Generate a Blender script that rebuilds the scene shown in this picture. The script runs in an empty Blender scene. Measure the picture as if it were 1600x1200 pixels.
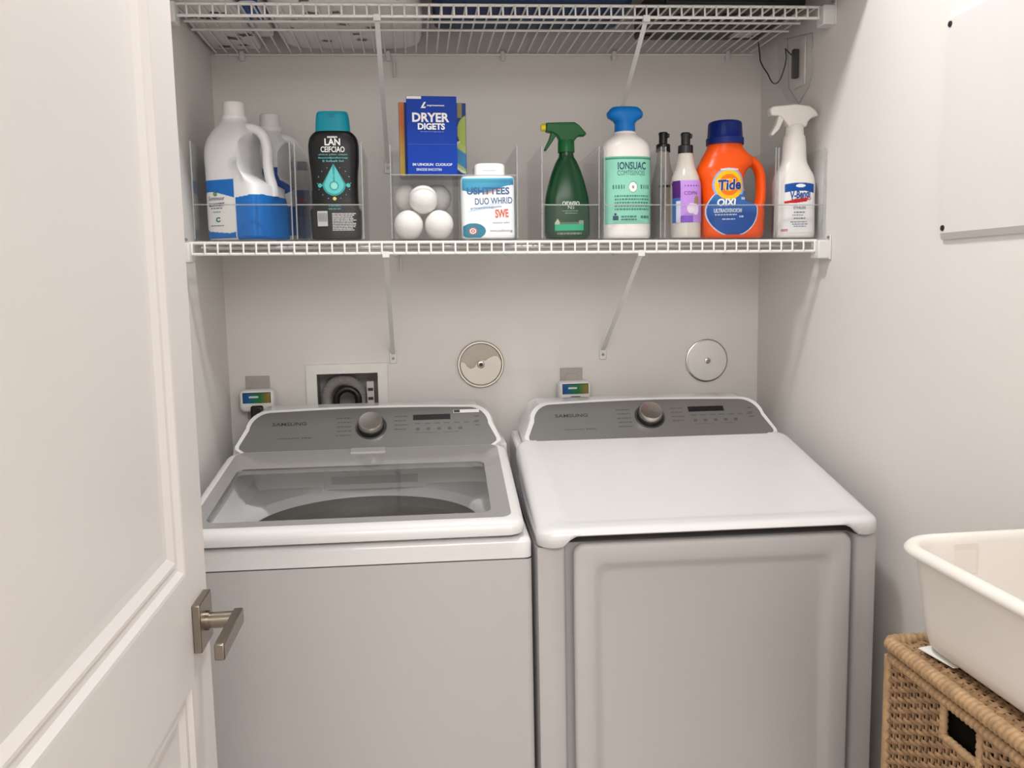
import bpy, bmesh, math, random
from mathutils import Vector, Matrix
from mathutils.bvhtree import BVHTree
random.seed(7)
scene = bpy.context.scene
COL = scene.collection

# ------------------------------------------------------------------ camera
CAM = Vector((.4974, -2.3651, 1.5079)); YAW, PITCH, ROLL = .1101, -.1171, -.0195
fw = Vector((math.sin(YAW)*math.cos(PITCH), math.cos(YAW)*math.cos(PITCH), math.sin(PITCH)))
rt = Vector((math.cos(YAW), -math.sin(YAW), 0)); up = rt.cross(fw)
r2 = math.cos(ROLL)*rt + math.sin(ROLL)*up; u2 = -math.sin(ROLL)*rt + math.cos(ROLL)*up
cd = bpy.data.cameras.new('camera'); cam = bpy.data.objects.new('camera', cd); COL.objects.link(cam)
cam.matrix_world = Matrix(((r2.x, u2.x, -fw.x, CAM.x), (r2.y, u2.y, -fw.y, CAM.y), (r2.z, u2.z, -fw.z, CAM.z), (0, 0, 0, 1)))
cd.sensor_fit = 'HORIZONTAL'; cd.sensor_width = 36; cd.lens = 1352/1600*36; cd.clip_start = .02
scene.camera = cam

# ------------------------------------------------------------------ world, lights, exposure
w = bpy.data.worlds.new('world'); scene.world = w; w.use_nodes = True
w.node_tree.nodes['Background'].inputs[0].default_value = (.9, .93, 1, 1)
w.node_tree.nodes['Background'].inputs[1].default_value = .25
def area(name, loc, size, power, col=(1, .94, .88), rot=(0, 0, 0), shape='DISK', sy=None):
    l = bpy.data.lights.new(name, 'AREA'); l.shape = shape; l.size = size
    if sy: l.size_y = sy
    l.energy = power; l.color = col
    o = bpy.data.objects.new(name, l); o.location = loc; o.rotation_euler = rot; COL.objects.link(o); return o
LIGHT_A = (.72, -.97, 2.675); LIGHT_B = (.75, -4.0, 2.675)
area('laundry_downlight', LIGHT_A, .16, 11.5, (1, 1, .995))
area('hall_fill_light', LIGHT_B, 2.6, 106, (1, .988, .968), shape='RECTANGLE', sy=1.6)  # added fill lamp behind the camera, brightens the niche
vs = scene.view_settings
vs.view_transform = 'Standard'; vs.look = 'None'; vs.gamma = 1; vs.use_curve_mapping = False; vs.exposure = 0.2

# ------------------------------------------------------------------ helpers
def c(r, g, b):
    f = lambda v: (v/12.92 if v <= .04045 else ((v+.055)/1.055)**2.4)
    return (f(r/255), f(g/255), f(b/255), 1)

MATS = {}
def mat(name, col, rough=.5, metal=0, var=.03, nscale=30, bump=0, bscale=200, coat=0, trans=0, spec=.5, aniso=None, attr=False, emit=None):
    if name in MATS: return MATS[name]
    m = bpy.data.materials.new(name); m.use_nodes = True; nt = m.node_tree; N = nt.nodes; L = nt.links
    b = N['Principled BSDF']; b.inputs['Roughness'].default_value = rough; b.inputs['Metallic'].default_value = metal
    b.inputs['Specular IOR Level'].default_value = spec
    b.inputs['Coat Weight'].default_value = coat; b.inputs['Transmission Weight'].default_value = trans
    tc = N.new('ShaderNodeTexCoord'); no = N.new('ShaderNodeTexNoise'); no.inputs['Scale'].default_value = nscale; no.inputs['Detail'].default_value = 4
    L.new(tc.outputs['Object'], no.inputs['Vector'])
    if aniso:
        mp = N.new('ShaderNodeMapping'); mp.inputs['Scale'].default_value = aniso
        L.new(tc.outputs['Object'], mp.inputs[0]); L.new(mp.outputs[0], no.inputs['Vector'])
    mx = N.new('ShaderNodeMixRGB'); mx.blend_type = 'MULTIPLY'; mx.inputs[0].default_value = 1
    cr = N.new('ShaderNodeValToRGB'); cr.color_ramp.elements[0].position = .3; cr.color_ramp.elements[1].position = .7
    lo = 1-var; cr.color_ramp.elements[0].color = (lo, lo, lo, 1); cr.color_ramp.elements[1].color = (1, 1, 1, 1)
    L.new(no.outputs[0], cr.inputs[0]); L.new(cr.outputs[0], mx.inputs[2])
    if attr:
        at = N.new('ShaderNodeVertexColor'); at.layer_name = 'Col'; L.new(at.outputs[0], mx.inputs[1])
    else: mx.inputs[1].default_value = col
    L.new(mx.outputs[0], b.inputs['Base Color'])
    if bump:
        n2 = N.new('ShaderNodeTexNoise'); n2.inputs['Scale'].default_value = bscale; n2.inputs['Detail'].default_value = 3
        L.new(tc.outputs['Object'], n2.inputs['Vector'])
        bp = N.new('ShaderNodeBump'); bp.inputs['Strength'].default_value = bump; bp.inputs['Distance'].default_value = .002
        L.new(n2.outputs[0], bp.inputs['Height']); L.new(bp.outputs[0], b.inputs['Normal'])
    if emit:
        b.inputs['Emission Color'].default_value = emit[0]; b.inputs['Emission Strength'].default_value = emit[1]
    MATS[name] = m; return m

def clear_mat(name, tint, alpha, rough=.03, ior=1.49):
    if name in MATS: return MATS[name]
    m = bpy.data.materials.new(name); m.use_nodes = True; nt = m.node_tree; N = nt.nodes; L = nt.links
    N.remove(N['Principled BSDF']); out = N['Material Output']
    t = N.new('ShaderNodeBsdfTransparent'); t.inputs[0].default_value = tint
    g = N.new('ShaderNodeBsdfGlossy'); g.inputs['Roughness'].default_value = rough
    d = N.new('ShaderNodeBsdfDiffuse'); d.inputs[0].default_value = (.75, .76, .77, 1)
    lw = N.new('ShaderNodeLayerWeight'); lw.inputs[0].default_value = .5
    pw = N.new('ShaderNodeMath'); pw.operation = 'POWER'; pw.inputs[1].default_value = 5; L.new(lw.outputs['Facing'], pw.inputs[0])
    fr = N.new('ShaderNodeMapRange'); fr.inputs[3].default_value = ((ior-1)/(ior+1))**2; fr.inputs[4].default_value = .8; L.new(pw.outputs[0], fr.inputs[0])
    m1 = N.new('ShaderNodeMixShader'); m2 = N.new('ShaderNodeMixShader')
    no = N.new('ShaderNodeTexNoise'); no.inputs['Scale'].default_value = 12
    mr = N.new('ShaderNodeMapRange'); mr.inputs[3].default_value = alpha*.7; mr.inputs[4].default_value = alpha*1.3
    L.new(no.outputs[0], mr.inputs[0]); L.new(mr.outputs[0], m1.inputs[0])
    L.new(t.outputs[0], m1.inputs[1]); L.new(d.outputs[0], m1.inputs[2])
    L.new(fr.outputs[0], m2.inputs[0]); L.new(m1.outputs[0], m2.inputs[1]); L.new(g.outputs[0], m2.inputs[2])
    L.new(m2.outputs[0], out.inputs[0]); MATS[name] = m; return m

def tag(o, label, cat, group=None):
    o['label'] = label; o['category'] = cat
    if group: o['group'] = group
    return o
def thing(name, label, cat, loc=(0, 0, 0), rot=(0, 0, 0), group=None):
    o = bpy.data.objects.new(name, None); o.empty_display_size = .05; COL.objects.link(o)
    o.location = loc; o.rotation_euler = rot; return tag(o, label, cat, group)

def rrect(u0, u1, v0, v1, r, n=6):
    pts = []
    for cx, cy, a0 in ((u1-r, v1-r, 0), (u0+r, v1-r, 90), (u0+r, v0+r, 180), (u1-r, v0+r, 270)):
        for i in range(n+1):
            a = math.radians(a0+90*i/n); pts.append((cx+r*math.cos(a), cy+r*math.sin(a)))
    return pts

class MB:
    def __init__(s): s.v = []; s.f = []
    def add(s, vs, fs):
        o = len(s.v); s.v += [tuple(p) for p in vs]; s.f += [tuple(i+o for i in f) for f in fs]; return s
    def box(s, x0, x1, y0, y1, z0, z1):
        return s.add([(x0,y0,z0),(x1,y0,z0),(x1,y1,z0),(x0,y1,z0),(x0,y0,z1),(x1,y0,z1),(x1,y1,z1),(x0,y1,z1)],
                     [(3,2,1,0),(4,5,6,7),(0,1,5,4),(1,2,6,5),(2,3,7,6),(3,0,4,7)])
    def loft(s, rings, cap0=True, cap1=True, closed=True):
        n = len(rings[0]); o = len(s.v)
        for r in rings: s.v += [tuple(p) for p in r]
        for k in range(len(rings)-1):
            for i in range(n if closed else n-1):
                j = (i+1) % n; s.f.append((o+k*n+i, o+k*n+j, o+(k+1)*n+j, o+(k+1)*n+i))
        if cap0: s.f.append(tuple(o+i for i in reversed(range(n))))
        if cap1: s.f.append(tuple(o+(len(rings)-1)*n+i for i in range(n)))
        return s
    def lathe(s, prof, cx=0, cy=0, n=32, cap0=True, cap1=True):
        return s.loft([[(cx+r*math.cos(2*math.pi*i/n), cy+r*math.sin(2*math.pi*i/n), z) for i in range(n)] for z, r in prof], cap0, cap1)
    def tube(s, path, r, n=8, cap=True, closed=False):
        P = [Vector(p) for p in path]; rings = []; prev = None
        for i, p in enumerate(P):
            if closed: t = P[(i+1) % len(P)]-P[i-1]
            else: t = (P[min(i+1, len(P)-1)]-P[max(i-1, 0)])
            t.normalize()
            if prev is None:
                a = Vector((0, 0, 1)) if abs(t.z) < .9 else Vector((0, 1, 0))
                nn = (a-t*a.dot(t)).normalized()
            else: nn = (prev-t*prev.dot(t)).normalized()
            prev = nn; b = t.cross(nn); rr = r[i] if isinstance(r, (list, tuple)) else r
            if isinstance(rr, (list, tuple)): ra, rb = rr
            else: ra = rb = rr
            rings.append([p+nn*ra*math.cos(2*math.pi*k/n)+b*rb*math.sin(2*math.pi*k/n) for k in range(n)])
        if closed: rings.append(rings[0])
        return s.loft(rings, cap and not closed, cap and not closed)
    def prism(s, pts, y0, y1):
        """outline in xz extruded in y"""
        n = len(pts)
        return s.loft([[(x, y0, z) for x, z in pts], [(x, y1, z) for x, z in pts]])
    def xform(s, M):
        s.v = [tuple(M @ Vector(p)) for p in s.v]; return s
    def build(s, name, m, parent=None, smooth=True, bevel=0, seg=2, sub=0, angle=40):
        me = bpy.data.meshes.new(name); me.from_pydata(s.v, [], s.f)
        bm = bmesh.new(); bm.from_mesh(me); bmesh.ops.recalc_face_normals(bm, faces=bm.faces); bm.to_mesh(me); bm.free()
        me.materials.append(m)
        o = bpy.data.objects.new(name, me); COL.objects.link(o); o.parent = parent
        if bevel:
            b = o.modifiers.new('bevel', 'BEVEL'); b.width = bevel; b.segments = seg; b.limit_method = 'ANGLE'; b.angle_limit = math.radians(35)
        if sub:
            b = o.modifiers.new('sub', 'SUBSURF'); b.levels = sub; b.render_levels = sub
        if smooth:
            me.shade_smooth(); me.set_sharp_from_angle(angle=math.radians(angle))
        return o

def share(o, name, parent, loc):
    k = bpy.data.objects.new(name, o.data); COL.objects.link(k); k.parent = parent; k.location = loc; return k
def struct(o): o['kind'] = 'structure'; return o

# --- print on surfaces
def bvh_of(mb): return BVHTree.FromPolygons([Vector(p) for p in mb.v], mb.f)
AX = {'front': (lambda a, b: Vector((a, -2, b)), Vector((0, 1, 0))),
      'right': (lambda a, b: Vector((2, a, b)), Vector((-1, 0, 0))),
      'bottom': (lambda a, b: Vector((a, b, -2)), Vector((0, 0, 1))),
      'top': (lambda a, b: Vector((a, b, 9)), Vector((0, 0, -1)))}
def hit(bv, ax, a, b, off):
    o, d = AX[ax]; loc, nrm, _, _ = bv.ray_cast(o(a, b), d)
    if loc is None: return None
    if nrm.dot(d) > 0: nrm = -nrm
    return loc + nrm*off
PRINT = None
def decal(bv, name, parent, x0, x1, z0, z1, fn, step=.0012, off=.0006, ax='front', rough=.35):
    """printed label: a thin skin lying on the body; fn(x, z) gives the ink colour or None outside the label"""
    nx = max(2, int((x1-x0)/step)); nz = max(2, int((z1-z0)/step)); V = []; C = []; idx = {}; F = []
    for j in range(nz+1):
        for i in range(nx+1):
            a = x0+(x1-x0)*i/nx; b = z0+(z1-z0)*j/nz; k = fn(a, b)
            if k is None: continue
            p = hit(bv, ax, a, b, off)
            if p is None: continue
            idx[i, j] = len(V); V.append(p); C.append(k)
    for j in range(nz):
        for i in range(nx):
            q = [(i, j), (i+1, j), (i+1, j+1), (i, j+1)]
            if all(t in idx for t in q): F.append(tuple(idx[t] for t in q))
    me = bpy.data.meshes.new(name); me.from_pydata(V, [], F)
    at = me.color_attributes.new('Col', 'FLOAT_COLOR', 'POINT')
    for i, k in enumerate(C): at.data[i].color = k
    me.materials.append(mat('printed_label_%d' % int(rough*100), (1, 1, 1, 1), rough, attr=True, var=.02, spec=.18)); me.shade_smooth()
    o = bpy.data.objects.new(name, me); COL.objects.link(o); o.parent = parent; return o
def text2d(s, width=None, height=None, bold=0, shear=0):
    cu = bpy.data.curves.new('t', 'FONT'); cu.body = s; cu.offset = bold; cu.shear = shear; cu.resolution_u = 3
    o = bpy.data.objects.new('t', cu); COL.objects.link(o)
    bpy.context.view_layer.update()
    me = o.to_mesh(); V = [v.co.copy() for v in me.vertices]; F = [tuple(p.vertices) for p in me.polygons]; o.to_mesh_clear()
    bpy.data.objects.remove(o); bpy.data.curves.remove(cu)
    xs = [v.x for v in V]; ys = [v.y for v in V]
    W_, H_ = max(xs)-min(xs), max(ys)-min(ys); cx, cy = (max(xs)+min(xs))/2, (max(ys)+min(ys))/2
    sx = width/W_ if width else None; sy = height/H_ if height else None
    sx = sx or sy; sy = sy or sx
    return [((v.x-cx)*sx, (v.y-cy)*sy) for v in V], F
def text_on(bv, s, cx, cz, width, height, m, parent, bold=.02, off=.0012, ax='front', shear=0, rot=0, name='lettering'):
    P, F = text2d(s, width, height, bold, shear); mb = MB(); vs = []
    ca, sa = math.cos(rot), math.sin(rot)
    for x, y in P:
        p = hit(bv, ax, cx+x*ca-y*sa, cz+x*sa+y*ca, off); vs.append(p if p else Vector((cx+x, 0, cz+y)))
    mb.add(vs, F); return mb.build(name, m, parent, smooth=False)
def bars_on(bv, rects, m, parent, off=.0012, ax='front', name='small_print'):
    """rows of tiny dashes standing for print too small to read"""
    mb = MB()
    for a0, a1, b0, b1 in rects:
        ps = [hit(bv, ax, a, b, off) for a, b in ((a0, b0), (a1, b0), (a1, b1), (a0, b1))]
        if all(ps): mb.add(ps, [(0, 1, 2, 3)])
    o = mb.build(name, m, parent, smooth=False); o['kind'] = 'stuff'; return o
def dashes(x0, x1, z0, h, rnd, lo=.003, hi=.009, gap=.0015):
    out = []; x = x0
    while x < x1:
        wd = min(rnd.uniform(lo, hi), x1-x); out.append((x, x+wd, z0, z0+h)); x += wd+gap
    return out

def smooth_profile(prof, k=5):
    """monotone cubic refinement of (z, values...)"""
    n = len(prof); out = []
    for i in range(n-1):
        p0 = prof[max(i-1, 0)]; p1 = prof[i]; p2 = prof[i+1]; p3 = prof[min(i+2, n-1)]
        for j in range(k):
            t = j/k; row = []
            for d in range(len(p1)):
                def slope(a, b, cc):
                    d1 = (b[d]-a[d]); d2 = (cc[d]-b[d])
                    return 0 if d1*d2 <= 0 else 2*d1*d2/(d1+d2)
                m1 = slope(p0, p1, p2) if i > 0 else (p2[d]-p1[d]); m2 = slope(p1, p2, p3) if i < n-2 else (p2[d]-p1[d])
                h = (2*t**3-3*t**2+1)*p1[d]+(t**3-2*t**2+t)*m1+(-2*t**3+3*t**2)*p2[d]+(t**3-t**2)*m2
                row.append(h)
            out.append(tuple(row))
    out.append(tuple(prof[-1])); return out
def sup(rx, ry, e, n, cx=0, cy=0, z=0):
    r = []
    for i in range(n):
        a = 2*math.pi*i/n; ca, sa = math.cos(a), math.sin(a)
        r.append((cx+rx*math.copysign(abs(ca)**(2/e), ca), cy+ry*math.copysign(abs(sa)**(2/e), sa), z))
    return r
def bottle(prof, n=48, k=5, smooth=True):
    """prof rows: z, rx, ry, exponent, cx"""
    p = smooth_profile(prof, k) if smooth else prof
    return MB().loft([sup(q[1], q[2], q[3], n, q[4] if len(q) > 4 else 0, 0, q[0]) for q in p])

# ------------------------------------------------------------------ materials
M_wall = mat('wall_paint', c(231, 227, 223), .75, var=.015, nscale=3, bump=.08, bscale=260)
M_ceil = mat('ceiling_paint', c(235, 232, 228), .9, var=.02)
M_floor = mat('floor_tile', c(176, 171, 165), .45, var=.12, nscale=4)
M_door = mat('door_paint', c(219, 214, 211), .42, var=.012, nscale=5, bump=.02, bscale=120)
M_wire = mat('white_vinyl_wire', c(238, 236, 232), .35, var=.02)
M_bracket = mat('bracket_white', c(225, 224, 222), .4, var=.03)
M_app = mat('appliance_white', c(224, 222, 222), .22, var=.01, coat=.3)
M_app_shade = mat('appliance_white_shaded', c(190, 186, 185), .42, var=.01, spec=.3)  # darker copy of the appliance white, front shade put into the colour
M_groove = mat('appliance_groove', c(120, 118, 116), .5)
M_panel = mat('console_grey', c(118, 116, 113), .34, metal=.25, var=.05, aniso=(2, 300, 300))
M_frame = mat('lid_frame_grey', c(150, 148, 147), .16, var=.02, coat=.4)
M_steel = mat('brushed_steel', c(205, 200, 194), .26, metal=1, var=.2, aniso=(3, 150, 150))
M_nickel = mat('satin_nickel', c(150, 140, 128), .3, metal=1, var=.08, aniso=(40, 40, 6))
M_black = mat('black_plastic', c(22, 22, 23), .35)
M_ink = mat('dark_ink', c(48, 46, 46), .5)
M_grey_ink = mat('grey_ink', c(84, 82, 80), .5)
M_white_ink = mat('white_ink', c(240, 240, 238), .5)
M_drum = mat('drum_steel', c(150, 147, 143), .38, metal=.75, var=.1, nscale=60)
M_tubw = mat('tub_white', c(240, 242, 242), .35)
M_acry = clear_mat('clear_acrylic', (.985, .988, .99, 1), .006, .03, 1.22)
M_glass = clear_mat('lid_glass', (.98, .982, .982, 1), .006, .01, 1.4)
M_wicker = mat('wicker', c(170, 134, 98), .6, var=.45, nscale=45)
M_wicker_rim = mat('wicker_rim', c(186, 150, 110), .55, var=.35, nscale=70)
M_basket = mat('basket_plastic', c(236, 230, 223), .4, var=.03, nscale=8, bump=.03, bscale=40)

# ------------------------------------------------------------------ the room
W = 1.464; ZF = .05; ZC = 2.70; YE = -1.92; YH = -5.3
def slab(name, x0, x1, y0, y1, z0, z1, m): return struct(MB().box(x0, x1, y0, y1, z0, z1).build(name, m, smooth=False))
fl = slab('floor', -1.2, 2.6, YH, .1, ZF-.06, ZF-.004, M_floor)
ft = MB().box(.002, .298, .002, .298, -.004, 0).build('tile', M_floor, fl, smooth=False); ft.location = (0, -.3, ZF)
for i in range(-4, 9):
    for j in range(1, 18):
        if (i, j) != (0, 1): share(ft, 'tile', fl, (i*.3, -.3*j, ZF))
slab('ceiling', -1.3, 2.7, YH-.1, .1, ZC, ZC+.1, M_ceil)
BX0, BX1, BZ0, BZ1 = .2267, .3953, 1.10, 1.2748      # recess of the laundry supply box
struct(MB().box(-.1, BX0, 0, .1, ZF, ZC).box(BX1, W+.1, 0, .1, ZF, ZC).box(BX0, BX1, 0, .1, ZF, BZ0).box(BX0, BX1, 0, .1, BZ1, ZC).build('wall_back', M_wall, smooth=False))
slab('wall_left', -.1, 0, YE, 0, ZF, ZC, M_wall)
slab('wall_right', W, W+.1, YE, 0, ZF, ZC, M_wall)
wf = slab('wall_front', -1.2, .135, YE-.11, YE, ZF, ZC, M_wall)
slab('wall_front_right', 1.25, 2.6, YE-.11, YE, ZF, ZC, M_wall)
slab('wall_front_lintel', .135, 1.25, YE-.11, YE, 2.45, ZC, M_wall)
slab('wall_header', 0, W, -.60, -.50, 2.135, ZC, M_wall)
slab('wall_hall_back', -1.3, 2.7, YH-.1, YH, ZF, ZC, M_wall)
slab('wall_hall_left', -1.3, -1.2, YH, YE, ZF, ZC, M_wall)
slab('wall_hall_right', 2.6, 2.7, YH, YE, ZF, ZC, M_wall)
slab('trim_1', .115, .135+.02, YE-.125, YE+.005, ZF, 2.45, M_door)
slab('trim_2', 1.235, 1.255, YE-.125, YE+.005, ZF, 2.45, M_door)
slab('baseboard_left', 0, .012, YE, 0, ZF, ZF+.1, M_door)
slab('baseboard_right', W-.012, W, YE, 0, ZF, ZF+.1, M_door)

for loc, r, lab in ((LIGHT_A, .1, 'small round flush ceiling light above the appliances'), ):
    t = thing('ceiling_light', lab, 'ceiling light', (loc[0], loc[1], ZC))
    MB().lathe([(-.022, r-.008), (-.022, r+.006), (-.004, r+.014), (0, r+.014)], cap0=False).build('trim_ring', M_bracket, t)
    MB().lathe([(-.006, r), (-.003, r)]).build('diffuser', mat('diffuser', c(245, 240, 232), .6), t)
t = thing('hall_fill_panel', 'large rectangular fill light panel added in the hall outside', 'ceiling light', (LIGHT_B[0], LIGHT_B[1], ZC))  # made-up fixture to go with the added hall fill lamp
MB().box(-1.32, 1.32, -.82, .82, -.012, 0).build('housing', M_bracket, t, bevel=.004)

# ------------------------------------------------------------------ the open door on the left
DX = .19; DY1 = -1.132; DY0 = YE+.012; ZD0 = ZF+.012; ZD1 = 2.10
d = thing('door_1', 'white two-panel door standing open at the left edge', 'door', (0, 0, 0)); d['kind'] = 'structure'
def door_leaf():
    mb = MB(); xb = DX-.036
    A0, A1 = DY0+.115, DY1-.1; holes = [(1.136, ZD1-.115), (ZD0+.2, .988)]
    # frame: stiles and rails (face at DX), built as slabs
    mb.box(xb, DX, DY0, A0, ZD0, ZD1); mb.box(xb, DX, A1, DY1, ZD0, ZD1)
    zs = [ZD0, holes[1][0], holes[1][1], holes[0][0], holes[0][1], ZD1]
    for a, b in ((0, 1), (2, 3), (4, 5)): mb.box(xb, DX, A0, A1, zs[a], zs[b])
    return mb, A0, A1, holes
mb, A0, A1, holes = door_leaf()
mb.build('stiles_and_rails', M_door, d, smooth=False)
for z0, z1 in holes:
    # recessed moulding: bead, step, slope, then the flat field
    prof = [(0, 0), (.004, -.001), (.010, -.007), (.017, -.0085), (.020, -.006), (.024, -.0062), (.034, -.0125), (.045, -.014), (.046, -.014)]
    rings = [[(DX+dx, A0+i, z0+i), (DX+dx, A1-i, z0+i), (DX+dx, A1-i, z1-i), (DX+dx, A0+i, z1-i)] for i, dx in prof]
    p = MB().loft(rings, False, False).build('panel_moulding', M_door, d, smooth=True, angle=20)
    i = .0455
    MB().box(DX-.03, DX-.0138, A0+i, A1-i, z0+i, z1-i).build('door_panel', M_door, d, smooth=False)
for z in (.3, 1.1, 1.9):
    MB().lathe([(z-.045, .007), (z+.045, .007)], DX-.018, DY0-.004, 12).build('hinge', M_nickel, d)
HY, HZ = DY1-.053, 1.056
h = MB().box(DX, DX+.011, HY-.033, HY+.033, HZ-.033, HZ+.033).build('lever_rose', M_nickel, d, bevel=.0015)
rot = Matrix.Translation((DX, HY, HZ)) @ Matrix.Rotation(math.radians(90), 4, 'Y')
MB().lathe([(.009, .0135), (.016, .0135), (.016, .011), (.05, .011)], n=24).xform(rot).build('lever_neck', M_nickel, h)
MB().box(DX+.045, DX+.058, HY-.112, HY+.013, HZ-.011, HZ+.011).build('lever_arm', M_nickel, h, bevel=.002)

# ------------------------------------------------------------------ washer and dryer
AY = -.0303; AW = .686; AD = .68
TILT_W = .142; TILT_D = .197
def console(t, zc0, small):
    """control panel: tilted face, housing and controls. Local u=x, v=y, z"""
    v0, z0, v1, z1 = .452, zc0, .545, zc0+.083
    L = math.hypot(v1-v0, z1-z0); e2 = Vector((0, (v1-v0)/L, (z1-z0)/L)); nn = Vector((0, -e2.z, e2.y))
    def P(u, s, n=0): return Vector((u, v0, z0)) + e2*s + nn*n
    # outline of the grey face (u, s)
    def outline(g, top):
        pts = [(.052-g, -.0015), (.634+g, -.0015), (.650+g, .012), (.650+g*1.2, .020)]
        # right shoulder up to the arched top
        for i in range(9):
            a = math.radians(90*i/8); pts.append((.585+g+.048*math.cos(a)*1.0, top-.055+.055*math.sin(a)+g))
        for i in range(1, 12):
            x = .585-(.585-.101)*i/12; pts.append((x, top+g+.006*math.sin(math.pi*i/12)))
        for i in range(9):
            a = math.radians(90+90*i/8); pts.append((.101-g+.048*math.cos(a), top-.055+.055*math.sin(a)+g))
        pts += [(.036-g*1.2, .020), (.036-g, .012)]
        return pts
    top = L-.004
    o_in = outline(0, top); o_out = outline(.009, top)
    rings = [[P(u, s, -.0006) for u, s in o_in], [P(u, s, -.002) for u, s in o_out]]
    back = []
    for u, s in o_out:
        p = P(u, s); back.append(Vector((u, .66, min(p.z-.002, zc0+.082) if s > .03 else p.z-.01)))
    side = [P(u + (.006 if u > .34 else -.006), s, -.012) for u, s in o_out]
    hs = MB().loft(rings+[side, back], False, True).build('console_housing', M_app, t, angle=35)
    face = MB().loft([[P(u, s, -.001) for u, s in o_in], [P(u, s, .0006) for u, s in o_in]]).build('control_panel', M_panel, t, angle=30)
    fr = Matrix(((1, 0, 0, 0), (0, e2.y, nn.y, v0), (0, e2.z, nn.z, z0), (0, 0, 0, 1)))   # (u, s, n) -> local
    # knob
    ku, ks = .346, .072 if not small else .066
    K = fr @ Matrix.Translation((ku, ks, 0))
    MB().lathe([(.0006, .0385), (.002, .0385), (.0022, .036), (.0008, .0335)], n=40, cap0=False, cap1=False).xform(K).build('dial_ring', mat('dial_ring', c(92, 90, 88), .3, .6), face)
    kb = MB().lathe([(.0006, .033), (.010, .032), (.012, .0305)], n=40).xform(K).build('dial_base', M_black, face)
    MB().lathe([(.012, .030), (.024, .0285), (.0255, .027), (.0248, .02), (.0242, .0)], n=40, cap1=False).xform(K).build('dial', M_steel, face)
    def flat(P2, F, m, name, n=.0012):
        mb = MB(); mb.add([fr @ Vector((x, y, n)) for x, y in P2], F); return mb.build(name, m, face, smooth=False)
    p2, F = text2d('SAMSUNG', .082, .0105, .012); flat([(x+.148, y+.082) for x, y in p2], F, M_ink, 'lettering')
    mb = MB(); mb.box(.448, .540, .083, .099, .0002, .0016).xform(fr).build('display', M_black, face, smooth=False)
    rnd = random.Random(3)
    rects = []
    for k in range(5): rects += dashes(.262+.003*(k % 2), .298, .094-.0135*k, .0032, rnd, .004, .01)
    for k in range(4): rects += dashes(.402, .436-.004*(k % 2), .094-.0135*k, .0032, rnd, .004, .01)
    for k in range(7): rects.append((.452+.024*k, .466+.024*k, .070, .0725))
    for k in range(5): rects.append((.455+.026*k, .464+.026*k, .050, .058))
    rects += [(.456, .505, .042, .0432), (.52, .56, .042, .0432)]
    for k in range(3): rects.append((.60, .612, .088-.014*k, .091-.014*k))
    rects += dashes(.125, .175, .036, .003, rnd) + dashes(.18, .205, .0355, .004, rnd)
    mb = MB()
    for a0, a1, b0, b1 in rects: mb.add([fr @ Vector(q) for q in ((a0, b0, .001), (a1, b0, .001), (a1, b1, .001), (a0, b1, .001))], [(0, 1, 2, 3)])
    mb.build('small_print', M_grey_ink, face, smooth=False)['kind'] = 'stuff'
    return fr, face

def lid_ring(pts, tilt, z, vref): return [(u, v, z+tilt*(v-vref)) for u, v in pts]

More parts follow.
